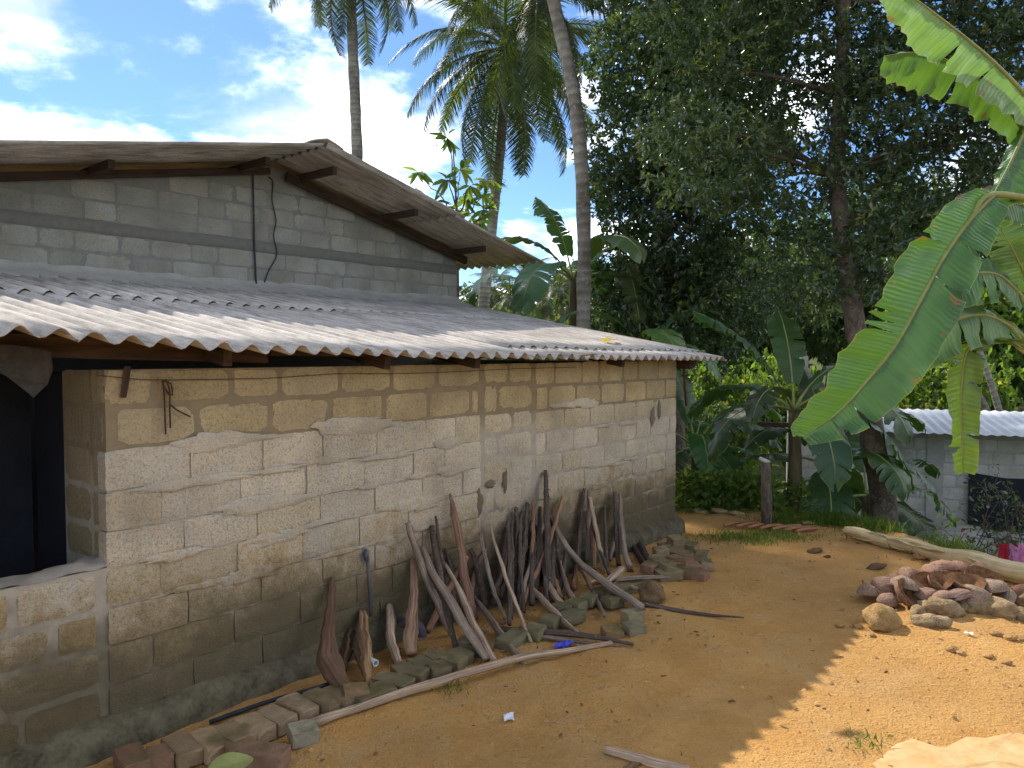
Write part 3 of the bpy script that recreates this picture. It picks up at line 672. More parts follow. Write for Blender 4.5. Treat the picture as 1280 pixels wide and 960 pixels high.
stalk([(416, 722), (414, 748), (410, 790), (412, 828), (438, 868)], [5, 12, 19, 25, 17], 'thick twisted brown driftwood log propped at the wall, first of the row', M_LOG, (.62, .52, .5), .8, name='driftwood_log', cat='log', group=None)
stalk([(440, 787), (437, 800), (433, 818), (429, 838)], [11, 17, 15, 12], 'short dark forked wood stub between the driftwood log and pale split logs', M_LOG, (.55, .48, .45), .7, name='wood_stub', cat='log', group=None)
stalk([(455, 765), (457, 790), (458, 820), (461, 858)], [13, 19, 18, 14], 'pale split log with torn fibres standing beside the drain pipe', M_LOG, (1.35, 1.2, 1.0), .6, name='split_log', cat='log', group=None)
stalk([(442, 812), (450, 828), (458, 845), (465, 861)], [9, 13, 12, 8], 'small pale split wood wedge leaning on the pale split log', M_LOG, (1.7, 1.45, 1.15), .5, name='wood_wedge', cat='log', group=None, off=.10)
stalk([(487, 758), (488, 780), (490, 805), (499, 830)], [11, 14, 15, 13], 'short grey palm stalk butt standing right of the drain pipe', M_STALK, pal, .6, group=None, name='stalk_butt')
stalk([(517, 699), (518, 735), (517, 770), (513, 800), (516, 818)], [8, 11, 14, 18, 15], 'upright brown palm stalk with flared foot before the grey pipe elbow', M_STALK, (1.6, 1.25, 1.0), .6, group=None)
stalk([(562, 617), (569, 650), (577, 695), (586, 745), (592, 775)], [3, 9, 11, 13, 14], 'pointed reddish brown palm stalk standing above its neighbours', M_STALK, (1.15, .82, .68), .5, group=None)
stalk([(682, 588), (683, 620), (684, 660), (685, 720), (683, 748)], [4, 8, 9, 8, 8], 'tallest dark palm stalk with shaggy fringed edges', M_STALK, drk, .6, group=None, fringe=70)
stalk([(689, 644), (701, 672), (722, 700), (755, 727), (801, 761)], [5, 8, 10, 13, 14], 'long thick grey palm stalk slanting far out from the heap to the ground', M_STALK, (1.2, 1.15, 1.1), .6, group=None)
stalk([(584, 696), (570, 722), (552, 755), (534, 789)], [7, 10, 11, 9], 'brown palm stalk crossing the others the opposite way', M_STALK, brn, .5, group=None, off=.12)
stalk([(667, 737), (680, 752), (700, 772), (722, 791)], [7, 13, 12, 8], 'short curved grey palm stalk lying in front of the heap', M_STALK, pal, .5, group=None, off=.38)
GREY = [
    ([(509, 653), (520, 690), (537, 730), (565, 793)], [7, 8, 8, 8], gry), ([(529, 683), (545, 722), (565, 755), (586, 792), (610, 825)], [7, 10, 12, 13, 13], gry),
    ([(556, 705), (575, 740), (592, 780), (619, 826)], [5, 10, 11, 9], pal), ([(588, 742), (607, 765), (628, 795), (652, 826)], [6, 10, 11, 9], gry),
    ([(612, 655), (625, 700), (643, 750), (664, 803)], [3, 5, 6, 5], pal), ([(600, 666), (608, 705), (618, 740), (632, 774)], [4, 6, 6, 5], gry),
    ([(677, 692), (682, 715), (690, 738), (703, 758)], [7, 11, 13, 12], pal), ([(686, 690), (690, 715), (697, 735), (700, 748)], [6, 8, 9, 11], brn),
    ([(700, 700), (705, 722), (712, 742), (721, 758)], [6, 9, 10, 11], gry), ([(703, 622), (694, 655), (675, 705), (652, 758)], [5, 6, 7, 7], brn),
    ([(735, 612), (736, 650), (735, 702)], [5, 7, 7], gry), ([(737, 621), (745, 660), (756, 716)], [5, 6, 6], pal), ([(775, 618), (777, 650), (780, 685), (788, 712)], [4, 7, 10, 14], gry),
    ([(680, 652), (670, 685), (656, 730), (650, 760)], [5, 6, 7, 6], gry), ([(718, 695), (732, 722), (745, 748), (756, 769)], [5, 7, 8, 6], gry), ([(720, 702), (719, 720), (717, 735)], [5, 8, 9], brn)]
GL = ord_label(GREY, lambda q: q[0][0][0], '%s long dry grey stalk top along the heap from the driftwood log')
for q, (pts, w, c) in enumerate(GREY):
    stalk(pts, w, GL[q], M_STALK, c, .55, group=G1, off=R.uniform(.03, .09))
DARK = [
    ([(540, 657), (546, 695), (555, 745), (571, 815)], [6, 8, 8, 7], drk), ([(545, 645), (550, 690), (558, 735), (560, 770)], [3, 6, 7, 7], drk),
    ([(635, 652), (637, 700), (637, 781)], [5, 7, 6], drk), ([(646, 634), (646, 680), (643, 750)], [5, 7, 7], drk), ([(641, 642), (640, 690), (639, 772)], [4, 6, 6], drk),
    ([(659, 629), (655, 680), (648, 756)], [5, 7, 6], drk), ([(666, 625), (666, 670), (661, 745)], [4, 6, 7], brn), ([(675, 634), (674, 690), (670, 748)], [5, 7, 8], drk),
    ([(649, 672), (652, 700), (657, 735)], [4, 6, 6], pal), ([(668, 650), (666, 700), (664, 756)], [6, 8, 8], drk), ([(694, 650), (692, 690), (690, 752)], [6, 8, 9], drk),
    ([(730, 610), (726, 650), (721, 708)], [4, 7, 7], drk), ([(737, 640), (748, 680), (762, 720)], [4, 6, 6], drk), ([(756, 633), (757, 670), (758, 714)], [4, 5, 6], drk),
    ([(769, 616), (770, 655), (773, 706)], [5, 7, 8], drk), ([(775, 648), (769, 672), (762, 700)], [3, 5, 5], gry), ([(741, 632), (741, 668), (743, 712)], [4, 6, 6], brn),
    ([(672, 660), (680, 700), (684, 752)], [6, 8, 8], drk), ([(706, 690), (703, 720), (700, 745)], [5, 7, 7], drk), ([(652, 640), (650, 690), (655, 765)], [4, 6, 6], drk)]
for _ in range(24):
    x = R.choice((R.uniform(632, 705), R.uniform(632, 705), R.uniform(715, 785), R.uniform(545, 625))); yb = 800 - (x - 560) * .42
    x2 = x + R.uniform(-22, 26); DARK.append(([(x, R.uniform(655, 700) - max(0, x - 660) * .12), ((x + x2) / 2 + R.uniform(-4, 4), 715 - max(0, x - 660) * .15), (x2, yb - R.uniform(12, 34))], [R.uniform(3, 5), R.uniform(5, 8), R.uniform(5, 10)], R.choice((drk, drk, gry, brn, (.8, .7, .65)))))
DL = ord_label(DARK, lambda q: q[0][0][0], '%s thin dark stalk top along the heap from the driftwood log')
for q, (pts, w, c) in enumerate(DARK):
    stalk(pts, w, DL[q], M_STALK, c, .6, group=G2, off=R.uniform(.02, .06), fringe=R.choice((0, 0, 14)))
flatk = dict(wall=False, group=None, flat=.6)
stalk([(930, 772), (880, 768), (840, 762), (795, 753)], [2, 6, 7, 6], 'flat dark palm stalk lying on bare earth, pointing away from the heap', M_STALK, drk, **flatk)
stalk([(792, 806), (755, 798), (700, 791), (625, 786)], [5, 7, 9, 9], 'dark ridged palm stalk lying flat in front of the heap', M_STALK, drk, **flatk)
stalk([(775, 808), (730, 803), (690, 797), (650, 793)], [4, 5, 6, 6], 'thin palm stalk lying beside the dark ridged one in front', M_STALK, gry, base_z=.02, **flatk)
stalk([(836, 722), (805, 722), (768, 725)], [5, 7, 6], 'grey palm stalk lying near the brick rubble', M_STALK, gry, base_z=.10, **flatk)
stalk([(806, 738), (790, 734), (775, 729)], [5, 6, 6], 'short whitish stick lying before the brick rubble', M_STALK, pal, base_z=.07, **flatk)
stalk([(778, 711), (765, 722), (757, 728)], [8, 8, 7], 'short broken palm stalk piece resting crosswise on the rubble', M_STALK, pal, base_z=.14, **flatk)
stalk([(391, 905), (450, 884), (530, 857), (640, 826), (700, 815), (765, 804)], [10, 8, 8, 7, 6, 5], 'long thin pale pole lying along the edge of the earth', M_STALK, (2.2, 2.0, 1.7), 1.0, False, 'wooden_pole', 'pole', None, n=22)
stalk([(757, 938), (800, 949), (862, 964)], [9, 10, 10], 'short round pale stick on open ground away from the wall', M_STALK, (2.2, 2.0, 1.7), 1.0, False, 'ground_stick', 'stick', None)
stalk([(772, 966), (800, 952), (812, 950)], [7, 9, 8], 'dark flat wood chip under the pale stick on open ground', M_LOG, (.9, .8, .7), .4, False, 'wood_chip', 'stick', None, base_z=.012)
for q in range(14):
    x = R.uniform(600, 800); y = 822 - (x - 560) * .36 + R.uniform(-30, 4); d = R.uniform(8, 22); a_ = R.uniform(-.5, .35)
    stalk([(x, y), (x + d * .5, y + d * .5 * a_ + 1), (x + d, y + d * a_)], [3, 5, 3], 'short broken stick lying among bricks at the feet of the stalks', M_STALK, R.choice((gry, brn, drk, pal)), .7, False, 'broken_stick', 'stick', 'broken sticks at the heap', base_z=R.uniform(.015, .09))
# dark bundle of broken stalk ends by the rubble
for q, pts in enumerate((((797, 676), (803, 688), (808, 700)), ((791, 680), (797, 692), (806, 706)), ((803, 681), (806, 692), (818, 704)))):
    stalk(list(pts), [6, 7, 7], 'charred palm stalk stub in the bundle beside the brick rubble', M_STALK, (.4, .36, .36), .8, group='charred stubs', fringe=12)

# pipes and hose
pp = MB(); a, b = on_wall(459, 692, .05), on_wall(464, 770, .05)
pp.tube([a, lerp(a, b, .5), b], 0.012, 8)
PIPE = thing('drain_pipe', 'thin dark pipe running down the wall from a mortared hole', 'pipe', b)
def part(mb, name, mat, root, smooth=True): 
    o = mb.build(name, mat, None, smooth); o.parent = root; o.matrix_parent_inverse = Matrix.Translation(root.location).inverted(); return o
part(pp, 'pipe', M_PVC, PIPE)
el = MB(); p0 = on_wall(458, 694, -.02); p1 = on_wall(458, 691, .05); el.tube([p0, p1 + Vector((0, 0, .01)), p1 + Vector((0, 0, -.05))], [0.014, 0.016, 0.015], 8); part(el, 'elbow', M_PVC, PIPE)
pa = MB(); c = on_wall(455, 696, .004); V = []
for q in range(22):
    w = q / 22 * 2 * math.pi; r = 0.062 * (1 + .3 * fbm(math.cos(w) * 2, math.sin(w) * 2)); V.append(c + HU * (r * math.cos(w) * .8) + Vector((0, 0, r * math.sin(w) * 1.1)) + HN * 0.002)
pa.add(V + [c + HN * 0.016], [(q, (q + 1) % 22, 22) for q in range(22)]); part(pa, 'mortar_patch', M_BAND, PIPE)
gp = MB(); gp.tube(spline([on_wall(495, 782, .03), on_wall(511, 778, .09), on_wall(524, 784, .13), on_wall(528, 800, .15), on_wall(528, 822, .16)], 16), 0.033, 12)
tag(gp.build('pipe_bend', M_PVC, None, True), 'fat grey plastic pipe bend behind the upright brown stalk', 'pipe')
we = MB(); p = on_ground(470, 829, .08); q = p + HN * .10 + HU * -.02
for r_, n_ in ((0.021, 12),): we.tube([p - HN * .12, p], r_, n_, caps=False); we.tube([p, p - HN * .12], r_ * .72, n_, caps=False)
V = []
for rr in (0.021, 0.0151):
    for z in range(12): w = 2 * math.pi * z / 12; V.append(p + HU * (rr * math.cos(w)) + Vector((0, 0, rr * math.sin(w))))
we.add(V, [(z, (z + 1) % 12, (z + 1) % 12 + 12, z + 12) for z in range(12)])
tag(we.build('pipe_end', M_PVCW), 'open pale pipe end poking out beside the split log', 'pipe')
hs = MB(); hs.tube(spline([on_ground(x, y, z) for x, y, z in ((262, 903, .02), (300, 889, .03), (345, 874, .05), (395, 860, .06), (425, 850, .05))], 22), 0.012, 8)
tag(hs.build('garden_hose', M_HOSE, None, True), 'black hose lying along the foot of the wall', 'hose')

# ------------------------------------------------------------------ foot bricks, rubble, stones
def brick_mesh(L, Wd, H):
    m = MB(); V, Fs = [], []; n = 3; b = 0.10
    import itertools
    idx = {}
    pts = [-.5, -.5 + b, 0, .5 - b, .5]
    for a in range(5):
        for c in range(5):
            for e_ in range(5):
                if min(a, c, e_) > 0 and max(a, c, e_) < 4: continue
                x, y, z = pts[a], pts[c], pts[e_]; edge = (a in (0, 4)) + (c in (0, 4)) + (e_ in (0, 4))
                sh = {1: 1.0, 2: .985, 3: .955}[edge]
                idx[a, c, e_] = len(V); V.append(((x * sh + R.uniform(-.02, .02)) * L, (y * sh + R.uniform(-.025, .025)) * Wd, (z * sh + R.uniform(-.03, .03)) * H))
    for ax in range(3):
        for s in (0, 4):
            for p in range(4):
                for q in range(4):
                    def k(i, j): l = [0, 0, 0]; l[ax] = s; l[(ax + 1) % 3] = i; l[(ax + 2) % 3] = j; return idx[tuple(l)]
                    f = (k(p, q), k(p + 1, q), k(p + 1, q + 1), k(p, q + 1)); Fs.append(f if s else f[::-1])
    return mesh('brick', V, Fs, M_FOOT)
FB = [brick_mesh(0.22, 0.115, 0.075) for _ in range(4)]; HB = [brick_mesh(0.13, 0.12, 0.075) for _ in range(3)]
gryb, redb = (0.29, 0.21, 0.125), (0.22, 0.13, 0.085)
def brick(x, y, rz, half, col, label, group, z=0.03, sc=1.0, tilt=0.0):
    p = on_ground(x, y, z + .035); o = obj('brick', R.choice(HB if half else FB), None, p, (R.uniform(-.06, .06) + tilt, R.uniform(-.06, .06), rz), (sc, sc, sc), shade_of(col, .2, .05))
    tag(o, label, 'brick', group)
A = HANG + math.pi / 2
for x, y in ((372, 886), (404, 879), (345, 900), (318, 911), (292, 922), (262, 931), (228, 938), (425, 873)): brick(x, y, A + R.uniform(-.1, .1), 0, gryb, ORD[sum(v > x for v in (372, 404, 345, 318, 292, 262, 228, 425))] + ' laid mossy brick along the wall foot from the driftwood log', 'laid foot bricks', 0.0)
MB1 = sorted(((483, 853), (505, 842), (525, 833), (545, 824), (567, 828), (548, 838), (520, 845), (500, 857), (478, 866), (455, 874), (600, 812), (585, 806), (575, 822)))
for x, y in MB1:
    brick(x, y, A + R.uniform(-.5, .5), 1, (0.18, 0.15, 0.09), ORD[MB1.index((x, y))] + ' small mossy brick from the driftwood log, in the patch below the logs', 'mossy bricks below the logs', 0.0)
brick(379, 917, .5, 1, (0.27, 0.24, 0.17), 'single grey half brick at the end of the pale pole', None, 0.01)
brick(445, 868, .3, 1, (0.26, 0.16, 0.09), 'brown half brick under the foot of the driftwood log', None, 0.02)
for x, y in ((330, 945), (200, 948), (165, 952), (300, 938)): brick(x, y, A + R.uniform(-.5, .5), R.random() < .5, redb, 'dark reddish brick tumbled at the end of the laid row', 'tumbled red bricks', 0.0)
MB2 = sorted(((700, 762), (720, 757), (735, 750), (712, 772), (690, 776), (640, 800), (668, 790), (752, 742), (775, 738), (795, 730), (765, 752)))
for x, y in MB2:
    brick(x, y, HANG + R.uniform(-.3, .3), R.random() < .5, (0.17, 0.15, 0.085), ORD[MB2.index((x, y))] + ' mossy brick under the stalk feet, counted toward the rubble', 'bricks under the stalks', 0.01)
for x, y, z in ((858, 683, .04), (838, 684, .06), (826, 690, .08), (850, 694, .05), (862, 700, .02), (872, 703, .0), (843, 706, .04), (855, 715, .0), (836, 718, .02), (868, 718, .0), (880, 705, .0), (822, 702, .08), (845, 676, .12), (860, 710, .02), (830, 710, .05), (815, 708, .06), (878, 696, .0), (850, 702, .06)):
    brick(x, y, R.uniform(0, 3), R.random() < .4, R.choice((gryb, redb, (.2, .16, .09))), 'broken brick in the rubble heap at the end of the wall', 'rubble at the wall end', z, 1.0, R.uniform(-.3, .3))
for x, y, lb in ((790, 770, 'upper'), (792, 786, 'lower')): brick(x, y, .4, 1, (.26, .22, .13), 'loose half brick on bare earth below the leaning heap', 'two loose half bricks', 0.0)
brick(765, 792, .2, 1, (.30, .20, .10), 'earth coloured brick stub sunk before the lying stalk', None, -0.02)
def rock_mesh(seed, sub=3):
    import bmesh
    bm = bmesh.new(); bmesh.ops.create_icosphere(bm, subdivisions=sub, radius=1)
    for v in bm.verts:
        d = v.co.normalized(); v.co = d * (1 + (.36 * mnoise.noise(d * 1.3 + Vector((seed, 0, 0)))) + .17 * abs(mnoise.noise(d * 2.6 + Vector((0, seed, 0)))) + .06 * mnoise.noise(d * 7 + Vector((0, seed, 0)))); v.co.z *= .75
    me = bpy.data.meshes.new('stone'); bm.to_mesh(me); bm.free(); me.materials.append(M_ROCK); me.polygons.foreach_set('use_smooth', [True] * len(me.polygons)); return me
RK = [rock_mesh(s * 3.7 + 1) for s in range(5)]
def stone(x, y, wpx, label, group=None, col=(1, 1, 1), asp=(1, .8, .8), rz=None):
    p = on_ground(x, y); r = wpx * .5 * p.y / F; p.z = ground_z(p.x, p.y) + r * asp[2] * .45
    o = obj('stone', R.choice(RK), None, p, (R.uniform(-.2, .2), R.uniform(-.2, .2), R.uniform(0, 6) if rz is None else rz), (r * asp[0], r * asp[1], r * asp[2]), col); tag(o, label, 'stone', group)
stone(1101, 782, 44, 'large rounded ochre boulder at the front of the husk pile', None, (1.15, .95, .62), (1, .9, 1.0))
stone(1162, 784, 46, 'elongated grey rock lying in front of the husk pile', None, (1.0, .95, .85), (1, .5, .5), -.4)
for x, y, w in ((1180, 768, 42), (1205, 762, 30), (1222, 764, 34), (1247, 766, 44), (1275, 770, 30), (1147, 770, 26), (1158, 765, 26), (1285, 752, 34)): stone(x, y, w, 'grey border rock along the lower rim of the husk pile', 'rim rocks', (1.0, .92, .8), (1, .7, .8))
for x, y, w in ((1172, 706, 20), (1192, 712, 22), (1150, 700, 18), (1245, 792, 16), (1262, 798, 18), (1190, 815, 15), (1200, 818, 14), (1050, 782, 12), (1072, 783, 14), (1087, 793, 14), (1280, 798, 18), (1235, 822, 14), (1258, 830, 12)):
    stone(x, y, w, 'small orange clod on the sunlit earth around the husk pile', 'orange clods', (1.25, .95, .6), (1, .8, .6))
for x, y, w in ((1018, 692, 20), (1095, 711, 24), (1034, 697, 10)): stone(x, y, w, 'dark flat stone in the shade edge of the yard', 'dark flat stones', (.45, .36, .28), (1, .6, .45), .2)
for x, y, w in ((876, 642, 16), (900, 643, 20), (922, 645, 16), (868, 638, 12), (1010, 656, 14), (990, 660, 20)): stone(x, y, w, 'pale stone edging the far side of the yard', 'edging stones', (1.2, 1.05, .85), (1.2, .7, .5), .1)
for q in range(7):
    x = 905 + q * 15; a = on_ground(x, 657 + q * 1.2, .03); b = on_ground(x + 26, 652 + q * 1.4, .03); m = MB()
    m.tube([a, lerp(a, b, .5) + Vector((0, 0, .01)), b], [.02, .026, .02], 6, .8, .1); tag(m.build('edging_stick', M_LOG, None, False, (1.5, 1.0, .8)), 'thin reddish stick laid by the short post at the yard edge', 'stick', 'edging sticks')

# ------------------------------------------------------------------ coconut husk pile
def husk_meshes(seed):
    """half husk: rounded outer skin, fibrous hollow side"""
    n, m_ = 14, 7; V, Fo, Fi = [], [], []
    for j in range(m_ + 1):
        a = j / m_ * math.pi / 2
        for i in range(n):
            w = 2 * math.pi * i / n; lob = 1 + .13 * math.cos(3 * w + seed) + .10 * mnoise.noise(Vector((math.cos(w) * 1.5, math.sin(w) * 1.5, seed + a)))
            V.append((1.30 * math.cos(w) * math.sin(a) * lob, .90 * math.sin(w) * math.sin(a) * lob, .80 * math.cos(a) * (1 + .12 * mnoise.noise(Vector((w, a * 3, seed))))))
    for j in range(m_):
        for i in range(n): i2 = (i + 1) % n; Fo.append((j * n + i, (j + 1) * n + i, (j + 1) * n + i2, j * n + i2))
    outer = mesh('skin', V, Fo, M_HUSK, True)
    Vi, Fi = [], []
    for j in range(5):
        s = 1 - j / 4
        for i in range(n):
            w = 2 * math.pi * i / n; lob = 1 + .13 * math.cos(3 * w + seed) + .10 * mnoise.noise(Vector((math.cos(w) * 1.5, math.sin(w) * 1.5, seed + math.pi / 2)))
            Vi.append((1.28 * math.cos(w) * lob * s * (1 + .05 * R.uniform(-1, 1) * (j > 0)), .92 * math.sin(w) * lob * s, -0.02 * (j == 0) + (.0, .03, .2, .38, .42)[j] + R.uniform(-.05, .05) * (j > 0)))
    for j in range(4):
        for i in range(n): i2 = (i + 1) % n; Fi.append((j * n + i, j * n + i2, (j + 1) * n + i2, (j + 1) * n + i)[::-1])
    return outer, mesh('fibre', Vi, Fi, M_FIBRE, True)
HK = [husk_meshes(s * 2.3) for s in range(4)]
def husk(x, y, wpx, z, rot, col, label, group):
    p = on_ground(x, y, z + 0.03); r = wpx * .5 * p.y / F / 1.15
    h = thing('coconut_husk', label, 'coconut husk', p, 0, group); h.rotation_euler = rot; h.scale = (r, r, r)
    a, b = R.choice(HK); obj('skin', a, h, color=col); obj('fibre', b, h, color=col)
pk, gy_, br = (1.0, .92, .9), (.95, 1.0, .95), (.8, .6, .5)
UPW = lambda: (R.uniform(-.35, .35), R.uniform(-.35, .35), R.uniform(0, 6))
for x, y, w, z in ((1084, 741, 32, .02), (1109, 734, 36, .04), (1130, 732, 34, .10), (1110, 752, 30, .0), (1180, 750, 34, .05), (1197, 748, 34, .05), (1218, 745, 36, .06), (1240, 738, 40, .08), (1215, 752, 30, .03), (1256, 748, 34, .02), (1161, 746, 32, .04)):
    husk(x, y, w, z, UPW(), R.choice((pk, pk, gy_)), 'pinkish grey coconut half husk lying dome up on the pile', 'dome up husks')
for x, y, w, z, t in ((1140, 740, 46, .08, 2.0), (1190, 728, 50, .14, 2.3), (1165, 728, 40, .14, 2.2), (1228, 722, 40, .12, 2.1), (1210, 726, 40, .16, 2.5)):
    husk(x, y, w, z, (-t - .2, R.uniform(-.3, .3), R.uniform(-.6, .6)), (1.0, .88, .78), 'coconut half husk tipped to show its rusty fibrous inside', 'fibre side husks')
for x, y, w, z in ((1137, 722, 36, .06), (1180, 712, 34, .12), (1166, 716, 32, .14), (1200, 712, 30, .12), (1222, 714, 28, .08), (1120, 726, 26, .05)):
    husk(x, y, w, z, UPW(), (1.0, .85, .78), 'dry coconut half husk heaped at the back of the pile', 'back row husks')
husk(1283, 742, 34, .02, UPW(), br, 'dark brown weathered coconut husk at the outer end of the pile', None)
cn = MB(); 
o = obj('coconut', RK[2], None, on_ground(814, 752, .0) + Vector((0, 0, .065)), (0.2, 0, 1), (.10, .095, .11), (.62, .5, .42)); tag(o, 'whole brown coconut resting on the earth beside the heap', 'coconut')

# ------------------------------------------------------------------ litter
def scrap(name, x, y, s, mat, label, cat='wrapper'):
    p = gz(on_ground(x, y)); m = MB(); n = 6; V = []
    for j in range(n):
        for i in range(n): V.append(((i / 5 - .5) * s + R.uniform(-.1, .1) * s * .4, (j / 5 - .5) * s * .7, .012 + R.uniform(0, .10) * s + .08 * s * math.sin(i * 1.3 + j)))
    m.add(V, [(j * n + i, j * n + i + 1, j * n + n + i + 1, j * n + n + i) for j in range(n - 1) for i in range(n - 1)])
    o = m.build(name, mat); o.location = p; o.rotation_euler = (0, 0, R.uniform(0, 3)); tag(o, label, cat)
scrap('blue_wrapper', 704, 811, .12, M_BLUE, 'crumpled blue plastic wrapper at the end of the lying pole')
scrap('foil_scrap', 720, 815, .10, M_DRYLEAF, 'crumpled brown leaf scrap next to the blue wrapper', 'leaf')
scrap('foil_sachet', 636, 899, .075, M_FOIL, 'small silvery sachet on the open shaded earth')
scrap('teal_wrapper', 148, 940, .07, M_TEAL, 'small torn teal wrapper at the foot of the wall')
scrap('white_scrap', 311, 891, .045, M_FOIL, 'tiny white scrap beside the black hose', 'paper')
scrap('white_paper', 1211, 797, .05, M_FOIL, 'small white paper bit in front of the husk pile', 'paper')
leafp = on_ground(288, 956, .10); m = MB(); pts = spline([(-1, 0, 0), (-.5, .5, .1), (.2, .62, .15), (1, .1, .05), (.5, -.5, .12), (-.3, -.55, .1), (-1, 0, 0)], 19)[:-1]
m.add([v * .10 for v in pts] + [(0, 0, 0)], [(i, (i + 1) % 18, 18) for i in range(18)])
o = m.build('green_leaf', M_PETIOLE, color=(1, 1, 1)); o.location = leafp; o.rotation_euler = (.2, .1, .6); tag(o, 'fresh green leaf fallen at the tumbled red bricks', 'leaf')

# ------------------------------------------------------------------ foliage
def leaves(C, A, L, Wd, tint, curl=0.25, simple=False):
    """C base points, A unit leaf directions (n,3), L lengths; 6-vertex folded leaves -> V,F,uv,tint"""
    n = len(C); up = NR.normal(size=(n, 3)); up[:, 2] += 1.2
    s = np.cross(A, up); s /= np.linalg.norm(s, axis=1)[:, None] + 1e-9; nn = np.cross(s, A)
    Lc = L[:, None]; Wc = Wd[:, None]
    p0 = C; p1 = C + A * Lc * .38 + s * Wc * .5 + nn * Wc * .12; p2 = C + A * Lc * .75 + s * Wc * .38 + nn * Wc * .02 - nn * Lc * curl * .12
    p3 = C + A * Lc - nn * Lc * curl * .3; p4 = C + A * Lc * .75 - s * Wc * .38 - nn * Lc * curl * .12; p5 = C + A * Lc * .38 - s * Wc * .5 + nn * Wc * .12
    pm = C + A * Lc * .5 - nn * Wc * .06
    if simple:
        V = np.stack([p0, C + A * Lc * .48 + s * Wc * .5 + nn * Wc * .14, p3, C + A * Lc * .48 - s * Wc * .5 + nn * Wc * .14, pm], 1).reshape(-1, 3)
        return V, ((np.arange(n) * 5)[:, None, None] + np.array([[0, 1, 4], [1, 2, 4], [2, 3, 4], [3, 0, 4]])[None]).reshape(-1, 3), np.repeat(tint, 5)
    V = np.stack([p0, p1, p2, p3, p4, p5, pm], 1).reshape(-1, 3)
    b = (np.arange(n) * 7)[:, None, None]
    T = np.array([[0, 1, 6], [1, 2, 6], [2, 3, 6], [3, 4, 6], [4, 5, 6], [5, 0, 6]])[None]
    Fc = (b + T).reshape(-1, 3)
    return V, Fc, np.repeat(tint, 7)
def unit(n): 
    a = NR.normal(size=(n, 3)); return a / np.linalg.norm(a, axis=1)[:, None]
def crown_mesh(name, centers, radii, per, lsize, mat, ros=7, yel=0.08, shell=0.55, lw=0.40):
    Cs, As, Ts = [], [], []
    for c, r, n in zip(centers, radii, per):
        k = max(1, int(n / ros)); d = unit(k); rr = r * (shell + (1 - shell) * NR.random(k) ** .5)
        ctr = np.asarray(c)[None] + d * rr[:, None] * np.array([1, 1, .85])
        ax = d * .7 + NR.normal(size=(k, 3)) * .4 + np.array([0, 0, .35]); ax /= np.linalg.norm(ax, axis=1)[:, None]
        t0 = NR.random(k) * .38 + (NR.random() * .42)
        t0 = np.where((d[:, 2] > .1) & (NR.random(k) < yel), 1.0, t0)
        for q in range(ros):
            v = ax * .45 + unit(k) * .95; v[:, 2] -= .15; v /= np.linalg.norm(v, axis=1)[:, None]
            Cs.append(ctr + ax * (NR.random((k, 1)) * lsize * .7)); As.append(v); Ts.append(np.clip(t0 + NR.normal(size=k) * .1, 0, 1))
    C = np.concatenate(Cs); A = np.concatenate(As); T = np.concatenate(Ts); n = len(C)
    L = lsize * (0.7 + .6 * NR.random(n)); V, Fc, t = leaves(C, A, L, L * lw, T, .25, True)
    return fastmesh(name, V, Fc, mat, tint=t)
def inpoly(x, y, P_):
    c = False; j = len(P_) - 1
    for i in range(len(P_)):
        if (P_[i][1] > y) != (P_[j][1] > y) and x < (P_[j][0] - P_[i][0]) * (y - P_[i][1]) / (P_[j][1] - P_[i][1]) + P_[i][0]: c = not c
        j = i
    return c
def poly_clusters(poly, n, d0, d1, r0, r1, gaps=()):
    xs = [p[0] for p in poly]; ys = [p[1] for p in poly]; out = []; tries = 0
    while len(out) < n and tries < 20000:
        tries += 1
        x, y = R.uniform(min(xs), max(xs)), R.uniform(min(ys), max(ys))
        if not inpoly(x, y, poly) or any(((x - a) / rx) ** 2 + ((y - b) / ry) ** 2 < 1 for a, b, rx, ry in gaps): continue
        out.append((at(x, y, R.uniform(d0, d1)), R.uniform(r0, r1)))
    return out
def limb(m, a, b, r0, r1, sag=.1, n=8, wob=.12):
    a, b = Vector(a), Vector(b); L = (b - a).length; ph = R.uniform(0, 50)
    pts = [lerp(a, b, i / (n - 1)) + Vector((fbm(i * .6, ph), fbm(i * .6, ph + 7), fbm(i * .6, ph + 13))) * (wob * L * .35 * math.sin(math.pi * i / (n - 1))) + Vector((0, 0, sag * L * math.sin(math.pi * i / (n - 1)))) for i in range(n)]
    m.tube(pts, [lerp(r0, r1, i / (n - 1)) for i in range(n)], 7, 1, .08)
# large tree over the yard edge
TB = at(1112, 668, 8.9); TB.z = ground_z(TB.x, TB.y) - .1
tr = thing('broadleaf_tree', 'large dark evergreen tree with a mottled trunk behind the fallen banana stem', 'tree', TB)
m = MB()
tp = [TB, at(1103, 620, 8.9), at(1092, 560, 8.92), at(1083, 490, 9.0), at(1068, 400, 9.1), at(1055, 310, 9.2), at(1046, 220, 9.35), at(1050, 120, 9.5), at(1055, 0, 9.6), at(1050, -160, 9.7), at(1060, -330, 9.8)]
m.tube(spline(tp, 40), [interp([.19, .15, .14, .13, .115, .11, .10, .09, .075, .06, .04], i / 39) for i in range(40)], 12, 1, .05)
main_poly = [(835, -160), (900, -330), (1050, -420), (1250, -380), (1450, -200), (1480, 60), (1420, 230), (1300, 255), (1230, 262), (1180, 300), (1130, 340), (1050, 360), (1000, 395), (955, 360), (935, 300), (890, 250), (850, 190), (812, 110), (835, 20)]
cl_ = poly_clusters(main_poly, 200, 8.5, 11.2, .42, .75, ((1150, 110, 38, 18), (905, 105, 20, 16)))
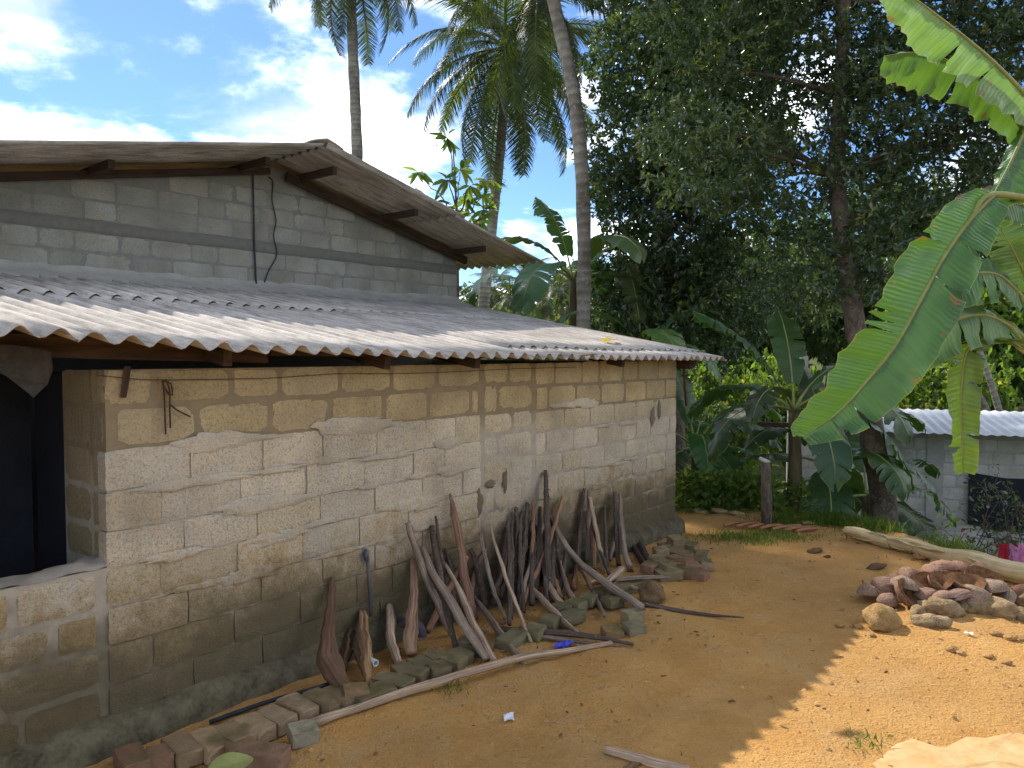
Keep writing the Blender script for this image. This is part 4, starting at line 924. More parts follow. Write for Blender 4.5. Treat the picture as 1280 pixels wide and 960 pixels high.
for c, r in [x for x in cl_ if R.random() < .3]:
    i = min(range(5, 11), key=lambda k: (tp[k] - c).length + .6 * max(0, tp[k].z - c.z)); limb(m, tp[i] * 1.0 + (tp[i] - tp[i]) , c, .034, .008, .06)
part(m, 'trunk', M_BARK, tr)
cm = crown_mesh('crown', [tuple(c) for c, r in cl_], [r for c, r in cl_], [int(900 * (r / .6) ** 2) for c, r in cl_], .082, M_LEAF, 8, .10)
o = obj('crown', cm); o.parent = tr; o.matrix_parent_inverse = Matrix.Translation(TB).inverted()
# dark tree behind the tall palm
TB2 = at(842, 600, 13.2); TB2.z = ground_z(TB2.x, TB2.y) - .1
tr = thing('broadleaf_tree', 'dense dark tree hanging low behind the end of the low roof', 'tree', TB2)
m = MB(); tp = [TB2, at(838, 500, 13.2), at(835, 400, 13.2), at(828, 260, 13.2), at(820, 100, 13.3), at(820, -80, 13.4), at(830, -250, 13.5)]
m.tube(spline(tp, 24), [interp([.26, .22, .2, .17, .13, .1, .05], i / 23) for i in range(24)], 10, 1, .06)
left_poly = [(760, -260), (850, -330), (960, -250), (960, 120), (930, 260), (938, 350), (915, 415), (870, 445), (800, 425), (775, 405), (758, 360), (768, 300), (758, 235), (752, 195), (765, 140), (760, 60), (755, -60)]
cl_ = poly_clusters(left_poly, 160, 12.2, 14.6, .5, .9, ((765, 275, 16, 30), (945, 380, 12, 30)))
for c, r in [x for x in cl_ if R.random() < .5]:
    i = min(range(2, 7), key=lambda k: (tp[k] - c).length + .6 * max(0, tp[k].z - c.z)); limb(m, tp[i], c, .05, .012, .06)
part(m, 'trunk', M_BARK, tr)
cm = crown_mesh('crown', [tuple(c) for c, r in cl_], [r for c, r in cl_], [int(800 * (r / .7) ** 2) for c, r in cl_], .115, M_LEAF, 8, .10)
o = obj('crown', cm); o.parent = tr; o.matrix_parent_inverse = Matrix.Translation(TB2).inverted()

# ---- coconut palms
def frond_mesh(L, droop, seed, n=92, lleaf=0.70, mat=M_PALM):
    rr = random.Random(seed); V, Fs, T = [], [], []
    def rach(s): return np.array([L * (s - droop * .22 * s ** 3), 0, L * (.10 * s - droop * .62 * s ** 2.2)])
    # rachis: 4-sided
    b = 0; m = 12
    for i in range(m + 1):
        s = i / m; p = rach(s); w = lerp(.045, .006, s) * L / 4.2
        for a, c in ((1, 0), (0, 1), (-1, 0), (0, -1)): V.append(p + np.array([0, a * w, c * w * .8])); T.append(.93)
    for i in range(m):
        for q in range(4): a0 = i * 4 + q; a1 = i * 4 + (q + 1) % 4; Fs += [(a0, a1, a1 + 4), (a0, a1 + 4, a0 + 4)]
    for i in range(n):
        s = .16 + .84 * i / (n - 1); p = rach(s); t = rach(min(1, s + .01)) - rach(s - .01); t = t / np.linalg.norm(t)
        up = np.array([-t[2], 0, t[0]])
        ll = lleaf * (math.sin(math.pi * (.16 + .80 * s)) ** .6) * rr.uniform(.85, 1.1) * L / 4.2
        for sd in (1, -1):
            d = t * rr.uniform(.45, .75) + np.array([0, sd, 0]) * rr.uniform(.75, 1.0) + up * rr.uniform(-.1, .15); d = d / np.linalg.norm(d)
            w = .017 * L / 4.2; tw = t * w; g_ = np.array([0, 0, -1.0]); tt = rr.random() * .6 + (.35 if rr.random() < .1 else 0)
            dr = rr.uniform(.6, 1.25) * (0.5 + droop * .5)
            pts = [p, p + d * ll * .35 + g_ * ll * .05 * dr, p + d * ll * .68 + g_ * ll * .26 * dr, p + d * ll * .88 + g_ * ll * .62 * dr]
            b = len(V)
            for k, q in enumerate(pts):
                ww = (1, 1.15, .8, .1)[k]; V += [q - tw * ww, q + tw * ww]; T += [tt, tt]
            for k in range(3): a0 = b + k * 2; Fs += [(a0, a0 + 1, a0 + 3), (a0, a0 + 3, a0 + 2)]
    return fastmesh('frond', np.array(V), np.array(Fs), mat, tint=np.array(T))
FR = {}
def frond(L, droop, var):
    k = (L, droop, var)
    if k not in FR: FR[k] = frond_mesh(L, droop, hash(k) % 9999 if False else int(L * 100 + droop * 37 + var * 7))
    return FR[k]
def palm(label, base, tops, r0, r1, nf, L, group=None, extra=(), nuts=6, seed=1):
    rr = random.Random(seed); base = Vector(base)
    t = thing('coconut_palm', label, 'palm tree', base, 0, group); m = MB(); pts = spline([base] + tops, 30)
    m.tube(pts, [lerp(r0, r1, (i / 29) ** .6) * (1 + .05 * math.sin(i * 2.3)) for i in range(30)], 12, 1, .03); part(m, 'trunk', M_PALMT, t)
    top = Vector(tops[-1]) - base
    specs = [(i * 2.399 + rr.uniform(-.2, .2), lerp(1.15, -1.05, (i / max(1, nf - 1))) + rr.uniform(-.12, .12)) for i in range(nf)] + list(extra)
    for az, el in specs:
        dr = 1.0 if el > .1 else .75
        o = obj('frond', frond(L, dr, rr.randrange(3)), t, top + Vector((0, 0, .05)), (rr.uniform(-.3, .3), -el, az), [rr.uniform(.88, 1.08)] * 3)
    for i in range(nuts):
        a = i * 2.1; o = obj('coconut', RK[i % 5], t, top + Vector((.28 * math.cos(a), .28 * math.sin(a), -.25 - .1 * (i % 2))), None, (.13, .13, .16), (.45, .55, .22))
    return t
def gbase(x, y, Y): p = at(x, y, Y); p.z = ground_z(p.x, p.y) - .1; return p
palm('tall coconut palm with a bare pale trunk rising behind the gable ridge', gbase(452, 470, 21), [at(449, 300, 21), at(446, 180, 21), at(441, 60, 21), at(436, -80, 21)], .19, .135, 24, 3.4, nuts=8, seed=3)
palm('coconut palm with a full drooping crown beyond the gable eave', gbase(598, 480, 23), [at(604, 390, 23), at(614, 290, 23), at(625, 190, 23), at(634, 62, 23)], .21, .14, 34, 4.3, nuts=8, seed=8)
palm('coconut palm with heavy dark fronds behind the thick curved palm trunk', gbase(731, 480, 17), [at(733, 380, 17), at(731, 280, 17), at(723, 150, 17), at(705, 60, 17), at(676, -8, 17)], .13, .10, 20, 3.4, nuts=6, seed=13)
palm('nearest coconut palm with a thick curved mottled trunk beside the dark tree', gbase(727, 560, 11.2), [at(729, 420, 11.2), at(730, 290, 11.2), at(722, 150, 11.2), at(703, 50, 11.3), at(690, -10, 11.3), at(678, -95, 11.35), at(668, -215, 11.4)], .115, .09, 12, 3.0, extra=((2.9, -.5), (3.6, -.75), (4.2, -.6), (2.4, -.8)), seed=5)
for q, (x, y, Y, b) in enumerate(((655, 352, 46, 420), (618, 362, 52, 420), (700, 362, 42, 425), (682, 375, 55, 430), (638, 372, 40, 425), (716, 380, 50, 430))):
    palm('small distant coconut palm showing above the low roof near the gable corner', gbase(x, b, Y), [at(x + 2, y + 12, Y), at(x, y, Y)], .17, .13, 13, 2.9, 'distant palms', nuts=0, seed=20 + q)

# ---- banana plants
def banana_leaf(path, wl, wr, sideL, sideR, mat, name, parent, n=34, m=5, color=(1, 1, 1), tears=5, droop=0.15, seed=0, w_pow=.55, tipw=.15):
    """path: midrib points base->tip; sideL/R(s)-> unit blade directions; wl/wr widths"""
    rr = random.Random(seed); P3 = spline(path, n); V, Fs, U = [], [], []
    L = sum((b - a).length for a, b in zip(P3, P3[1:]))
    for si, (w, sd) in enumerate(((wl, sideL), (wr, sideR))):
        torn = sorted(rr.sample(range(3, n - 3), min(tears, n - 7)))
        rows = []
        for i in range(n):
            s = i / (n - 1); prof = (math.sin(math.pi * min(1, .06 + s * .92)) ** w_pow) * (1 if s < .85 else lerp(1, tipw + .35, (s - .85) / .15))
            d = sd(s).normalized(); ti = (P3[min(i + 1, n - 1)] - P3[max(i - 1, 0)]).normalized()
            reps = (-.5, .5) if i in torn else (0,)
            for rp_ in reps:
                row = []
                for j in range(m + 1):
                    a = j / m; ww = w * prof * a * (1 + .04 * fbm(i * .7, seed + si * 9))
                    p = P3[i] + d * ww + ti * (ww * .22) + Vector((0, 0, -droop * w * a * a)) + d.cross(ti) * ((.05 * fbm(i * .22, a * 1.5, seed + si * 5.5) + .012 * math.sin(i * 2.2 + seed)) * a * (w / .18))
                    if rp_: p = p + ti * (rp_ * .028 * a * a * rr.uniform(.5, 2.0)) + d.cross(ti) * (rp_ * .02 * a)
                    row.append(len(V)); V.append(p); U.append((a * (1 if si else -1), s * L))
                rows.append((row, i))
        for (ra, ia), (rb, ib) in zip(rows, rows[1:]):
            if ia == ib: continue
            for j in range(m): Fs.append((ra[j], ra[j + 1], rb[j + 1], rb[j]) if si else (ra[j], rb[j], rb[j + 1], ra[j + 1]))
    o = obj(name, mesh(name, V, Fs, mat, True, U), None, color=color)
    o.parent = parent; o.matrix_parent_inverse = Matrix.Translation(parent.location).inverted()
    rb = MB(); rb.tube(P3, [lerp(.013, .003, i / (n - 1)) * (L / 1.5) ** .5 for i in range(n)], 6); k = rb.build('midrib', M_PETIOLE, None, True); k.parent = o
    return o
# foreground plant standing just right of the view
BP = Vector((3.15, 3.75, 0)); ban = thing('banana_plant', 'banana plant with big sunlit torn leaves reaching over the yard', 'banana plant', BP)
m = MB(); m.tube(spline([BP + Vector((0, 0, -.1)), BP + Vector((.02, 0, .9)), BP + Vector((-.03, .02, 1.9)), BP + Vector((-.06, 0, 2.35))], 16), [lerp(.13, .07, i / 15) for i in range(16)], 12, 1, .04); part(m, 'stem', M_BSTEM, ban)
CR = BP + Vector((-.06, 0, 2.3))
def pside(px_dir, out):      # blade direction: px_dir in picture axes turned to the world, out = toward (-) / away (+) from the viewer
    return lambda s, d=Vector((px_dir[0], out, -px_dir[1])): d
def fleaf(pts, Y, wl, wr, dl, dr, color=(1, 1, 1), tears=5, droop=.1, seed=0, stalk_to=True, mat=M_BAN, wp=.5, tipw=.3, bend=None):
    ys = Y if hasattr(Y, '__len__') else [Y] * len(pts)
    P3 = [at(x, y, d) for (x, y), d in zip(pts, ys)]
    o = banana_leaf(P3, wl, wr, dl, dr, mat, 'leaf', ban, 38, 5, color, tears, droop, seed, wp, tipw)
    if stalk_to:
        rb = MB(); rb.tube(spline([CR, lerp(CR, P3[0], .5) + Vector((0, 0, .10)), P3[0], P3[1]], 16), [lerp(.022, .010, i / 15) for i in range(16)], 8); k = rb.build('petiole', M_PETIOLE, None, True); k.parent = o
LT, RT = (-1, 0), (1, 0)
fleaf([(1300, 140), (1272, 108), (1238, 74), (1205, 46), (1172, 20), (1140, -4), (1085, -42)], [3.6, 3.55, 3.5, 3.45, 3.4, 3.35, 3.3], .20, .13, pside((-.62, .75), -.25), pside((.3, -.2), 1.0), (1.9, 1.75, 1.0), 2, .12, 3)  # leaf colour multiplied up to carry its backlit brightness
fleaf([(1278, 160), (1250, 122), (1222, 98), (1185, 76), (1145, 66), (1106, 70)], [3.65, 3.6, 3.6, 3.6, 3.6, 3.6], .20, .05, pside((-.30, 1.0), -.2), pside((.2, -.3), .9), (1.5, 1.45, 1.5), 1, .0, 5, wp=.4, tipw=.8)
fleaf([(1305, 110), (1280, 165), (1262, 205), (1240, 246)], [3.7, 3.6, 3.55, 3.5], .05, .26, pside((-.5, .1), .8), pside((1, .25), -.1), (.8, .9, .9), 2, .1, 9)
fleaf([(1242, 243), (1212, 275), (1180, 320), (1152, 372), (1120, 430), (1087, 472), (1048, 515), (1003, 546)], [3.4, 3.35, 3.3, 3.25, 3.2, 3.2, 3.2, 3.2], .195, .165, pside((-.80, -.35), -.25), pside((.75, .55), -.25), (.72, .88, .85), 4, .02, 14, wp=.42, tipw=.55)
fleaf([(1300, 395), (1270, 362), (1243, 342), (1205, 345), (1170, 362), (1134, 387)], [3.7, 3.6, 3.5, 3.45, 3.45, 3.45], .11, .15, pside((.0, -.5), .6), pside((.15, 1.0), -.3), (.9, 1.0, 1.05), 3, .02, 21)
fleaf([(1300, 440), (1262, 408), (1232, 394), (1200, 398), (1165, 415), (1130, 445), (1090, 490)], [3.6, 3.55, 3.5, 3.45, 3.4, 3.4, 3.4], .13, .15, pside((-.25, -.5), .6), pside((.35, 1.0), -.2), (1.05, 1.05, .95), 3, .02, 27)
fleaf([(1300, 440), (1262, 426), (1230, 424), (1208, 440), (1201, 490), (1202, 540), (1204, 590)], [3.5, 3.5, 3.5, 3.5, 3.5, 3.5, 3.5], .085, .085, pside((-1, .05), -.45), pside((1, .05), -.55), (1.25, 1.1, .6), 5, .0, 33, wp=.3, tipw=.9)
fleaf([(1300, 365), (1278, 335), (1262, 305), (1246, 278)], [3.7, 3.65, 3.6, 3.6], .12, .12, pside((-.9, .35), -.1), pside((.9, -.3), -.1), (1.35, 1.3, 1.05), 2, .02, 41, wp=.45, tipw=.5)
fleaf([(1300, 300), (1285, 262), (1255, 250), (1225, 275), (1190, 312), (1150, 340)], [3.9, 3.85, 3.8, 3.75, 3.7, 3.7], .12, .14, pside((-.2, -.7), .5), pside((.4, 1), -.1), (.85, .95, .9), 3, .02, 47)
# generic plants
def banana_plant(label, base, h, nl, L, seed, group=None, mat=M_BAND2, lean=(0, 0), azs=None, color=(1, 1, 1), els=None):
    rr = random.Random(seed); t = thing('banana_plant', label, 'banana plant', base, 0, group); m = MB(); top = base + Vector((lean[0], lean[1], h))
    m.tube(spline([base + Vector((0, 0, -.1)), lerp(base, top, .5) + Vector((.03, 0, 0)), top], 12), [lerp(.11, .06, i / 11) for i in range(12)], 10, 1, .05); part(m, 'stem', M_BSTEM, t)
    for i in range(nl):
        az = azs[i] if azs else i * 2.4 + rr.uniform(-.3, .3); el = els[i] if els else lerp(1.35, .35, i / max(1, nl - 1)); l = L * rr.uniform(.85, 1.1)
        hd = Vector((math.cos(az), math.sin(az), 0)); pts = []; p = top.copy(); e_ = el; st = l / 9
        for k in range(10):
            pts.append(p.copy()); p = p + (hd * math.cos(e_) + Vector((0, 0, math.sin(e_)))) * st; e_ -= (.10 + .16 * (k / 9)) * (1.25 if el < 1.1 else .55)
        side = Vector((-hd.y, hd.x, 0)); fold = rr.uniform(.25, .6)
        dl = lambda s, a=side, f=fold: a + Vector((0, 0, f - 1.3 * s * f)); dr = lambda s, a=side, f=fold: -a + Vector((0, 0, f - 1.3 * s * f))
        rb = MB(); rb.tube([pts[0], pts[1], pts[2]], [.024, .018, .014], 6, caps=False)
        w = l * rr.uniform(.13, .17)
        o = banana_leaf(pts[2:], w, w, dl, dr, mat, 'leaf', t, 24, 3, tuple(c * rr.uniform(.8, 1.25) for c in color), rr.randint(3, 9), .35, seed * 10 + i)
        k = rb.build('petiole', M_PETIOLE, None, True); k.parent = o
    return t
def gp_(x, y, Y=None):
    if Y: return gbase(x, y, Y)
    p = on_ground(x, y); return gz(p)
banana_plant('banana plant with dark arching leaves between the short post and the tree', gbase(990, 650, 9.2), 1.55, 9, 1.65, 3, azs=[1.6, 3.0, .3, 4.0, 5.2, 2.3, 3.5, 4.7, 5.9], els=[1.45, 1.1, 1.0, .7, .6, .6, .3, .2, .1])
banana_plant('banana plant with a hanging yellowed leaf base close to the tree trunk', gbase(1028, 645, 9.6), 1.75, 8, 1.7, 4, azs=[1.9, .2, 3.6, 5.0, 5.8, 2.8, 4.4, .9], els=[1.5, 1.0, .9, .6, .4, .3, .1, .1])
banana_plant('banana plant growing right behind the leaning tree trunk', gbase(1082, 650, 10.4), 1.75, 6, 1.4, 5, azs=[1.4, .3, 5.6, 2.3, 5.1, 3.6], els=[1.3, .9, .5, .5, .1, .1])
banana_plant('lush banana plant just past the end of the lean-to wall', gbase(868, 610, 10.6), 1.35, 9, 1.5, 6, azs=[2.0, .2, 5.6, 4.6, 3.4, 1.2, 5.0, .0, 4.0], els=[1.35, 1.0, .8, .6, .7, .7, .2, .2, .1], color=(1.3, 1.3, 1.1))
banana_plant('banana plant raising broad backlit leaves beyond the low roof', gbase(715, 520, 12.6), 3.75, 8, 2.1, 8, mat=M_BAN, azs=[3.1, 2.2, .4, 5.2, 3.5, 1.2, 4.2, 6.0], els=[1.0, 1.3, .9, .8, .5, .6, .4, .3])
banana_plant('tall banana plant with an upright leaf against the dark tree', gbase(800, 560, 12.0), 2.9, 6, 1.9, 9, mat=M_BAN, azs=[2.0, 3.2, .3, 4.9, 1.2, 5.7], els=[1.5, 1.0, .9, .6, .6, .3])

# thin young tree behind the gable roof
YB = gbase(572, 470, 16); yt = thing('sapling', 'spindly young tree with drooping leaf whorls behind the gable roof', 'tree', YB); m = MB(); wh = []
trunk_top = at(566, 180, 16); m.tube(spline([YB, at(572, 350, 16), at(570, 250, 16), trunk_top], 20), [lerp(.05, .012, i / 19) for i in range(20)], 6)
for x, y in ((559, 172), (523, 215), (521, 236), (575, 212), (588, 232), (608, 226), (606, 243), (583, 250), (604, 262), (543, 252), (570, 262), (598, 275), (590, 285), (560, 225), (545, 290)):
    p = at(x, y, 16 + R.uniform(-.4, .4)); a = at(569, min(330, y + R.uniform(30, 70)), 16); limb(m, a, p, .018, .007, .05, 7, .3); wh.append(p)
for p in (at(632, 225, 16.2),): limb(m, at(585, 285, 16), p, .014, .004, -.12, 8, .3)
part(m, 'stem', M_BARK, yt)
Cs = np.repeat(np.array([tuple(p) for p in wh]), 13, 0); n = len(Cs); ang = NR.random(n) * 6.283; el = NR.uniform(-1.1, .5, n)
A_ = np.stack([np.cos(ang) * np.cos(el), np.sin(ang) * np.cos(el), np.sin(el)], 1); L_ = NR.uniform(.28, .46, n)
V, Fc, t = leaves(Cs, A_, L_, L_ * .26, np.clip(NR.random(n) * .8 + (NR.random(n) < .12), 0, 1), .8)
o = obj('leaves', fastmesh('leaves', V, Fc, M_YOUNG, tint=t)); o.parent = yt; o.matrix_parent_inverse = Matrix.Translation(YB).inverted()

# ---- trees on the slope beyond
BGM = []
for v in range(4):
    cs = [(R.gauss(0, .42), R.gauss(0, .42), R.uniform(.35, 1.05)) for _ in range(26)]
    BGM.append(crown_mesh('crown', cs, [R.uniform(.16, .30) for _ in cs], [150] * 26, .085, M_FARLEAF, 6, .10, .5, .5))
BGL = [crown_mesh('crown', [(R.gauss(0, .40), R.gauss(0, .40), R.uniform(.3, 1.0)) for _ in range(24)], [R.uniform(.16, .30) for _ in range(24)], [150] * 24, .09, M_LEAF2, 6, .1, .5, .5) for _ in range(2)]
def bgtree(x, y, Y, h, w, label, group, bright=False, zoff=0.0):
    p = gbase(x, y, Y); t = thing('slope_tree', label, 'tree', p, 0, group); m = MB()
    m.tube(spline([Vector((0, 0, -.2)), Vector((.1, 0, h * .3)), Vector((0, .1, h * .7))], 8), [.035 * h, .03 * h, .027 * h, .022 * h, .02 * h, .015 * h, .012 * h, .008 * h], 7); k = m.build('trunk', M_BARK, t, True)
    obj('crown', R.choice(BGL if bright else BGM), t, (0, 0, h * .12), (0, 0, R.uniform(0, 6)), (w, w, h * .82))
DT = 'hazy green tree on the slope beyond the banana plants'
for x, Y, h, w, b in ((860, 26, 6.0, 2.6, 0), (905, 30, 6.5, 3.0, 0), (945, 34, 8.0, 3.4, 0), (990, 28, 6.2, 2.8, 0), (1035, 33, 8, 3.2, 0), (1080, 30, 7, 3.0, 0), (930, 20, 3.4, 1.7, 1), (985, 19, 3.2, 1.6, 1), (880, 18, 2.6, 1.4, 0)):
    bgtree(x, 470, Y, h, w, 'low bright lime green tree on the slope beyond the banana plants' if b else DT, 'slope trees past the banana plants', b)
for x, Y, h, w, b in ((1140, 26, 6.5, 3.0, 0), (1190, 24, 5.5, 2.6, 1), (1240, 27, 7, 3.0, 0), (1290, 24, 6, 2.8, 0), (1165, 19, 3.6, 1.8, 1), (1230, 34, 7, 4.2, 0), (1330, 30, 7, 3.6, 0), (1120, 36, 6.5, 4.2, 0), (1380, 24, 6, 3.2, 0)):
    bgtree(x, 470, Y, h, w, 'bright lime green tree on the slope behind the white roof' if b else 'dull green leafy tree on the slope behind the white roof', 'slope trees behind the white roof', b)
for x, Y, h, w in ((600, 36, 3.4, 2.6), (640, 30, 2.9, 2.2), (675, 34, 3.3, 2.6), (715, 28, 3.2, 2.2), (760, 32, 5, 3.0), (575, 44, 3.6, 3.0), (800, 28, 5, 2.8)):
    bgtree(x, 470, Y, h, w, 'low green tree top seen over the low roof beside the tall palm', 'tree tops over the low roof', 0)
for q in range(26):
    a = lerp(-.85, .95, q / 25); Y = R.uniform(58, 80); bgtree(640 + a * F, 440, Y, R.uniform(4, 6), R.uniform(3.5, 5), 'far tree in the wood along the hill', 'far hill trees')
# slanting pale trunks
for (a, b) in (((1175, 415), (1243, 535)), ((1208, 398), (1254, 535))):
    pb = gbase(b[0] + 6, b[1], 17); t = thing('slender_tree', 'slender pale trunked tree slanting behind the white roof', 'tree', pb, 0, 'pale slanting trunks'); m = MB()
    tip = at(a[0] - 60, a[1] - 110, 17.2); m.tube(spline([pb, at(*b, 17), at(*a, 17), tip], 20), [lerp(.085, .05, i / 19) for i in range(20)], 8, 1, .04); part(m, 'trunk', M_PALMT, t)
    o = obj('crown', R.choice(BGM), None, tip - Vector((0, 0, .8)), None, (1.5, 1.5, 1.9)); o.parent = t; o.matrix_parent_inverse = Matrix.Translation(pb).inverted()

# ---- undergrowth and grass at the yard edge
def scatter_leaves(name, pts, per, h, lsize, mat, label, lw=.5):
    C = np.repeat(np.array([tuple(p) for p in pts]), per, 0); n = len(C); C = C + NR.normal(size=(n, 3)) * np.array([.10, .10, 0]); C[:, 2] += NR.random(n) ** 1.4 * h
    A_ = unit(n); A_[:, 2] = np.abs(A_[:, 2]) * .6 + .1; A_ /= np.linalg.norm(A_, axis=1)[:, None]; L_ = lsize * NR.uniform(.6, 1.4, n)
    V, Fc, t = leaves(C, A_, L_, L_ * lw, np.clip(NR.random(n) * .9 + (NR.random(n) < .04), 0, 1), .4)
    o = obj(name, fastmesh(name, V, Fc, mat, tint=t)); tag(o, label, None, None, 'stuff'); return o
pts = [gz(on_ground(R.uniform(850, 960), R.uniform(612, 640))) for _ in range(160)]
while len(pts) < 1060:
    x, d = R.uniform(1.2, 9), R.uniform(.12, 7) ** 1; y = edge_y(x) + d
    if d < (.5 if x < 3.6 else 1.3) and R.random() < (.5 if x < 3.6 else .93): continue
    if fbm(x * .9, y * .9, 4) > -.35: pts.append(Vector((x, y, ground_z(x, y))))
scatter_leaves('undergrowth', pts, 34, .42, .085, M_LEAF2, 'bright green weeds covering the slope behind the yard')
def grass(name, pts, per, h, label, mat=M_GRASS):
    C = np.repeat(np.array([tuple(p) for p in pts]), per, 0); n = len(C); C = C + NR.normal(size=(n, 3)) * np.array([.05, .05, 0])
    A_ = NR.normal(size=(n, 3)) * .45; A_[:, 2] = 1; A_ /= np.linalg.norm(A_, axis=1)[:, None]; L_ = h * NR.uniform(.5, 1.3, n)
    V, Fc, t = leaves(C, A_, L_, np.full(n, .007), np.clip(NR.random(n) * .9 + (NR.random(n) < .06), 0, 1), .9)
    o = obj(name, fastmesh(name, V, Fc, mat, tint=t)); tag(o, label, None, None, 'stuff')
pts = []
for cx, cy, rx, ry, k in ((1045, 652, 45, 9, 150), (1100, 662, 40, 8, 90), (985, 652, 30, 6, 50), (900, 636, 50, 6, 110), (1180, 690, 50, 6, 40)):
    for _ in range(k): p = on_ground(cx + R.gauss(0, .5) * rx, cy + R.gauss(0, .5) * ry); pts.append(gz(p))
grass('edge_grass', pts, 9, .13, 'bright grass tufts along the far edge of the yard')
pts = [gz(on_ground(945 + R.gauss(0, 38), 673 + R.gauss(0, 4.5))) for _ in range(160)] + [gz(on_ground(567 + R.gauss(0, 7), 863 + R.gauss(0, 1.5))) for _ in range(5)] + [gz(on_ground(1081 + R.gauss(0, 5), 929 + R.gauss(0, 2))) for _ in range(4)]
grass('yard_grass', pts, 9, .055, 'thin low grass patches on the bare earth')
# pebbles and leaf litter: too many and too small to count
V, Fs = [], []
for _ in range(9000):
    u = R.random(); x, y = R.uniform(-1.6, 5.2), R.uniform(1.9, 9.0)
    q = Vector((x, y, 0)) - H0
    if q.dot(HN) < .25 or y > edge_y(x) + .1: continue
    if fbm(x * 1.1, y * 1.1, 8) < R.uniform(-.5, .35): continue
    r = .003 + .015 * R.random() ** 4; z = ground_z(x, y) + r * .3; b = len(V); a = R.uniform(0, 6)
    for k in range(5): V.append((x + r * math.cos(a + k * 1.257) * R.uniform(.7, 1.3), y + r * math.sin(a + k * 1.257) * R.uniform(.7, 1.3), z - r * .3))
    V.append((x + r * R.uniform(-.3, .3), y + r * R.uniform(-.3, .3), z + r * .7))
    Fs += [(b + k, b + (k + 1) % 5, b + 5) for k in range(5)]
o = obj('gravel', fastmesh('gravel', V, Fs, M_ROCK), color=(1.6, 1.2, .8)); tag(o, 'loose pebbles scattered over the orange earth', None, None, 'stuff')
pts = []
while len(pts) < 380:
    x, y = R.uniform(-1.5, 5), R.uniform(2.2, 8.8); q = Vector((x, y, 0)) - H0
    if .2 < q.dot(HN) and y < edge_y(x) and R.random() < math.exp(-max(0, q.dot(HN) - .8) * .45): pts.append((x, y, ground_z(x, y) + .006))
C = np.array(pts); n = len(C); A_ = NR.normal(size=(n, 3)); A_[:, 2] *= .12; A_ /= np.linalg.norm(A_, axis=1)[:, None]; L_ = NR.uniform(.015, .05, n)
V, Fc, t = leaves(C, A_, L_, L_ * .4, NR.random(n), .3); o = obj('leaf_litter', fastmesh('leaf_litter', V, Fc, M_DRYLEAF, tint=t)); tag(o, 'dry leaf bits and chips littering the earth by the wall', None, None, 'stuff')

# ------------------------------------------------------------------ fallen banana stem, posts
fa, fb = on_ground(1058, 664, .07), on_ground(1310, 724, .10)
FS = thing('fallen_banana_stem', 'long straw coloured banana stem lying along the edge of the yard', 'banana stem', gz(fb)); m = MB(); pts = [lerp(fa, fb, i / 19) + Vector((0, .02 * math.sin(i), .012 * math.sin(i * 1.1))) for i in range(20)]
m.tube(pts, [lerp(.055, .105, i / 19) for i in range(20)], 14, .9, .05); part(m, 'stem', M_FALLEN, FS)
for q in range(9):
    s = q / 9 + R.uniform(0, .05); a = lerp(fa, fb, s); b = lerp(fa, fb, min(1, s + .30)); m = MB(); o_ = Vector((R.uniform(-.03, .03), -.05 + R.uniform(-.05, .02), R.uniform(-.05, .05)))
    w = lerp(.055, .105, s); pth = [lerp(a, b, i / 9) + o_ * (1 + .5 * math.sin(i)) + Vector((0, -w * .55, w * R.uniform(.0, .25))) for i in range(10)]
    m.tube(pth, [w * .35 * math.sin(math.pi * (i + .6) / 10.5) + .004 for i in range(10)], 6, .35, .1); part(m, 'sheath', M_FALLEN, FS)
pb = gz(on_ground(958, 659)); m = MB(); m.tube([pb - Vector((0, 0, .1)), pb + Vector((.0, 0, .3)), at(957, 578, pb.y)], [.058, .055, .05], 12, 1, .04)
PO = thing('short_post', 'short weathered round post standing at the yard edge', 'post', pb); part(m, 'post', M_BARK, PO)
m = MB(); tp_ = at(955, 578, pb.y); m.tube([tp_ + Vector((-.05, 0, .05)), tp_ + Vector((0, 0, .02)), tp_ + Vector((.06, 0, .0))], [.02, .03, .02], 6); part(m, 'knot', M_CONC, PO)
up_ = gbase(1005, 480, 24); m = MB(); m.tube([up_, at(1005, 445, 24)], [.16, .13], 10); tag(m.build('utility_pole', M_CONC), 'grey concrete pole stub standing among the slope trees', 'pole')

# ------------------------------------------------------------------ neighbour's house
NB0 = at(985, 560, 13.0); NB0.z = 0
NB1 = at(1340, 560, 11.6); NB1.z = 0
nu = (NB1 - NB0).normalized(); nang = math.atan2(nu.y, nu.x); NL = (NB1 - NB0).length
NH = thing('neighbour_house', 'grey block house with a pale metal roof down the slope', 'house', NB0, nang)
ZT, ZB = 0.60, -1.9
nb = MB(); nb.box(0, NL, 0, .15, ZB, ZT); nb.box(0, .15, .16, 4, ZB, ZT); nwall = nb.build('front_wall', M_CONC, NH)
zs = [ZB + .2 * i for i in range(13)]
lay(nwall, 0, NL, zs[1:], .018, .40, .005, lambda c, x, z: shade_of((.64, .62, .58), .06, .01), BLKU)
px_ = (lambda r: (NB0.x * r.y - NB0.y * r.x) / (r.x * nu.y - r.y * nu.x))(ray(1168, 600))
m = MB(); m.box(px_ - .12, px_ + .12, -.035, 0, ZB, ZT - .02, .003); m.build('pillar', M_CONC, NH)
px2 = (lambda r: (NB0.x * r.y - NB0.y * r.x) / (r.x * nu.y - r.y * nu.x))(ray(1205, 600))
m = MB(); V = []; w0, w1 = px2 + .05, px2 + 1.3
for j in range(9):
    for i in range(15): V.append((lerp(w0, w1, i / 14), -.05 - .025 * math.sin(i * 1.4 + j * .3), ZT - .62 - .08 * math.sin(i / 14 * 3) - j / 8 * .85))
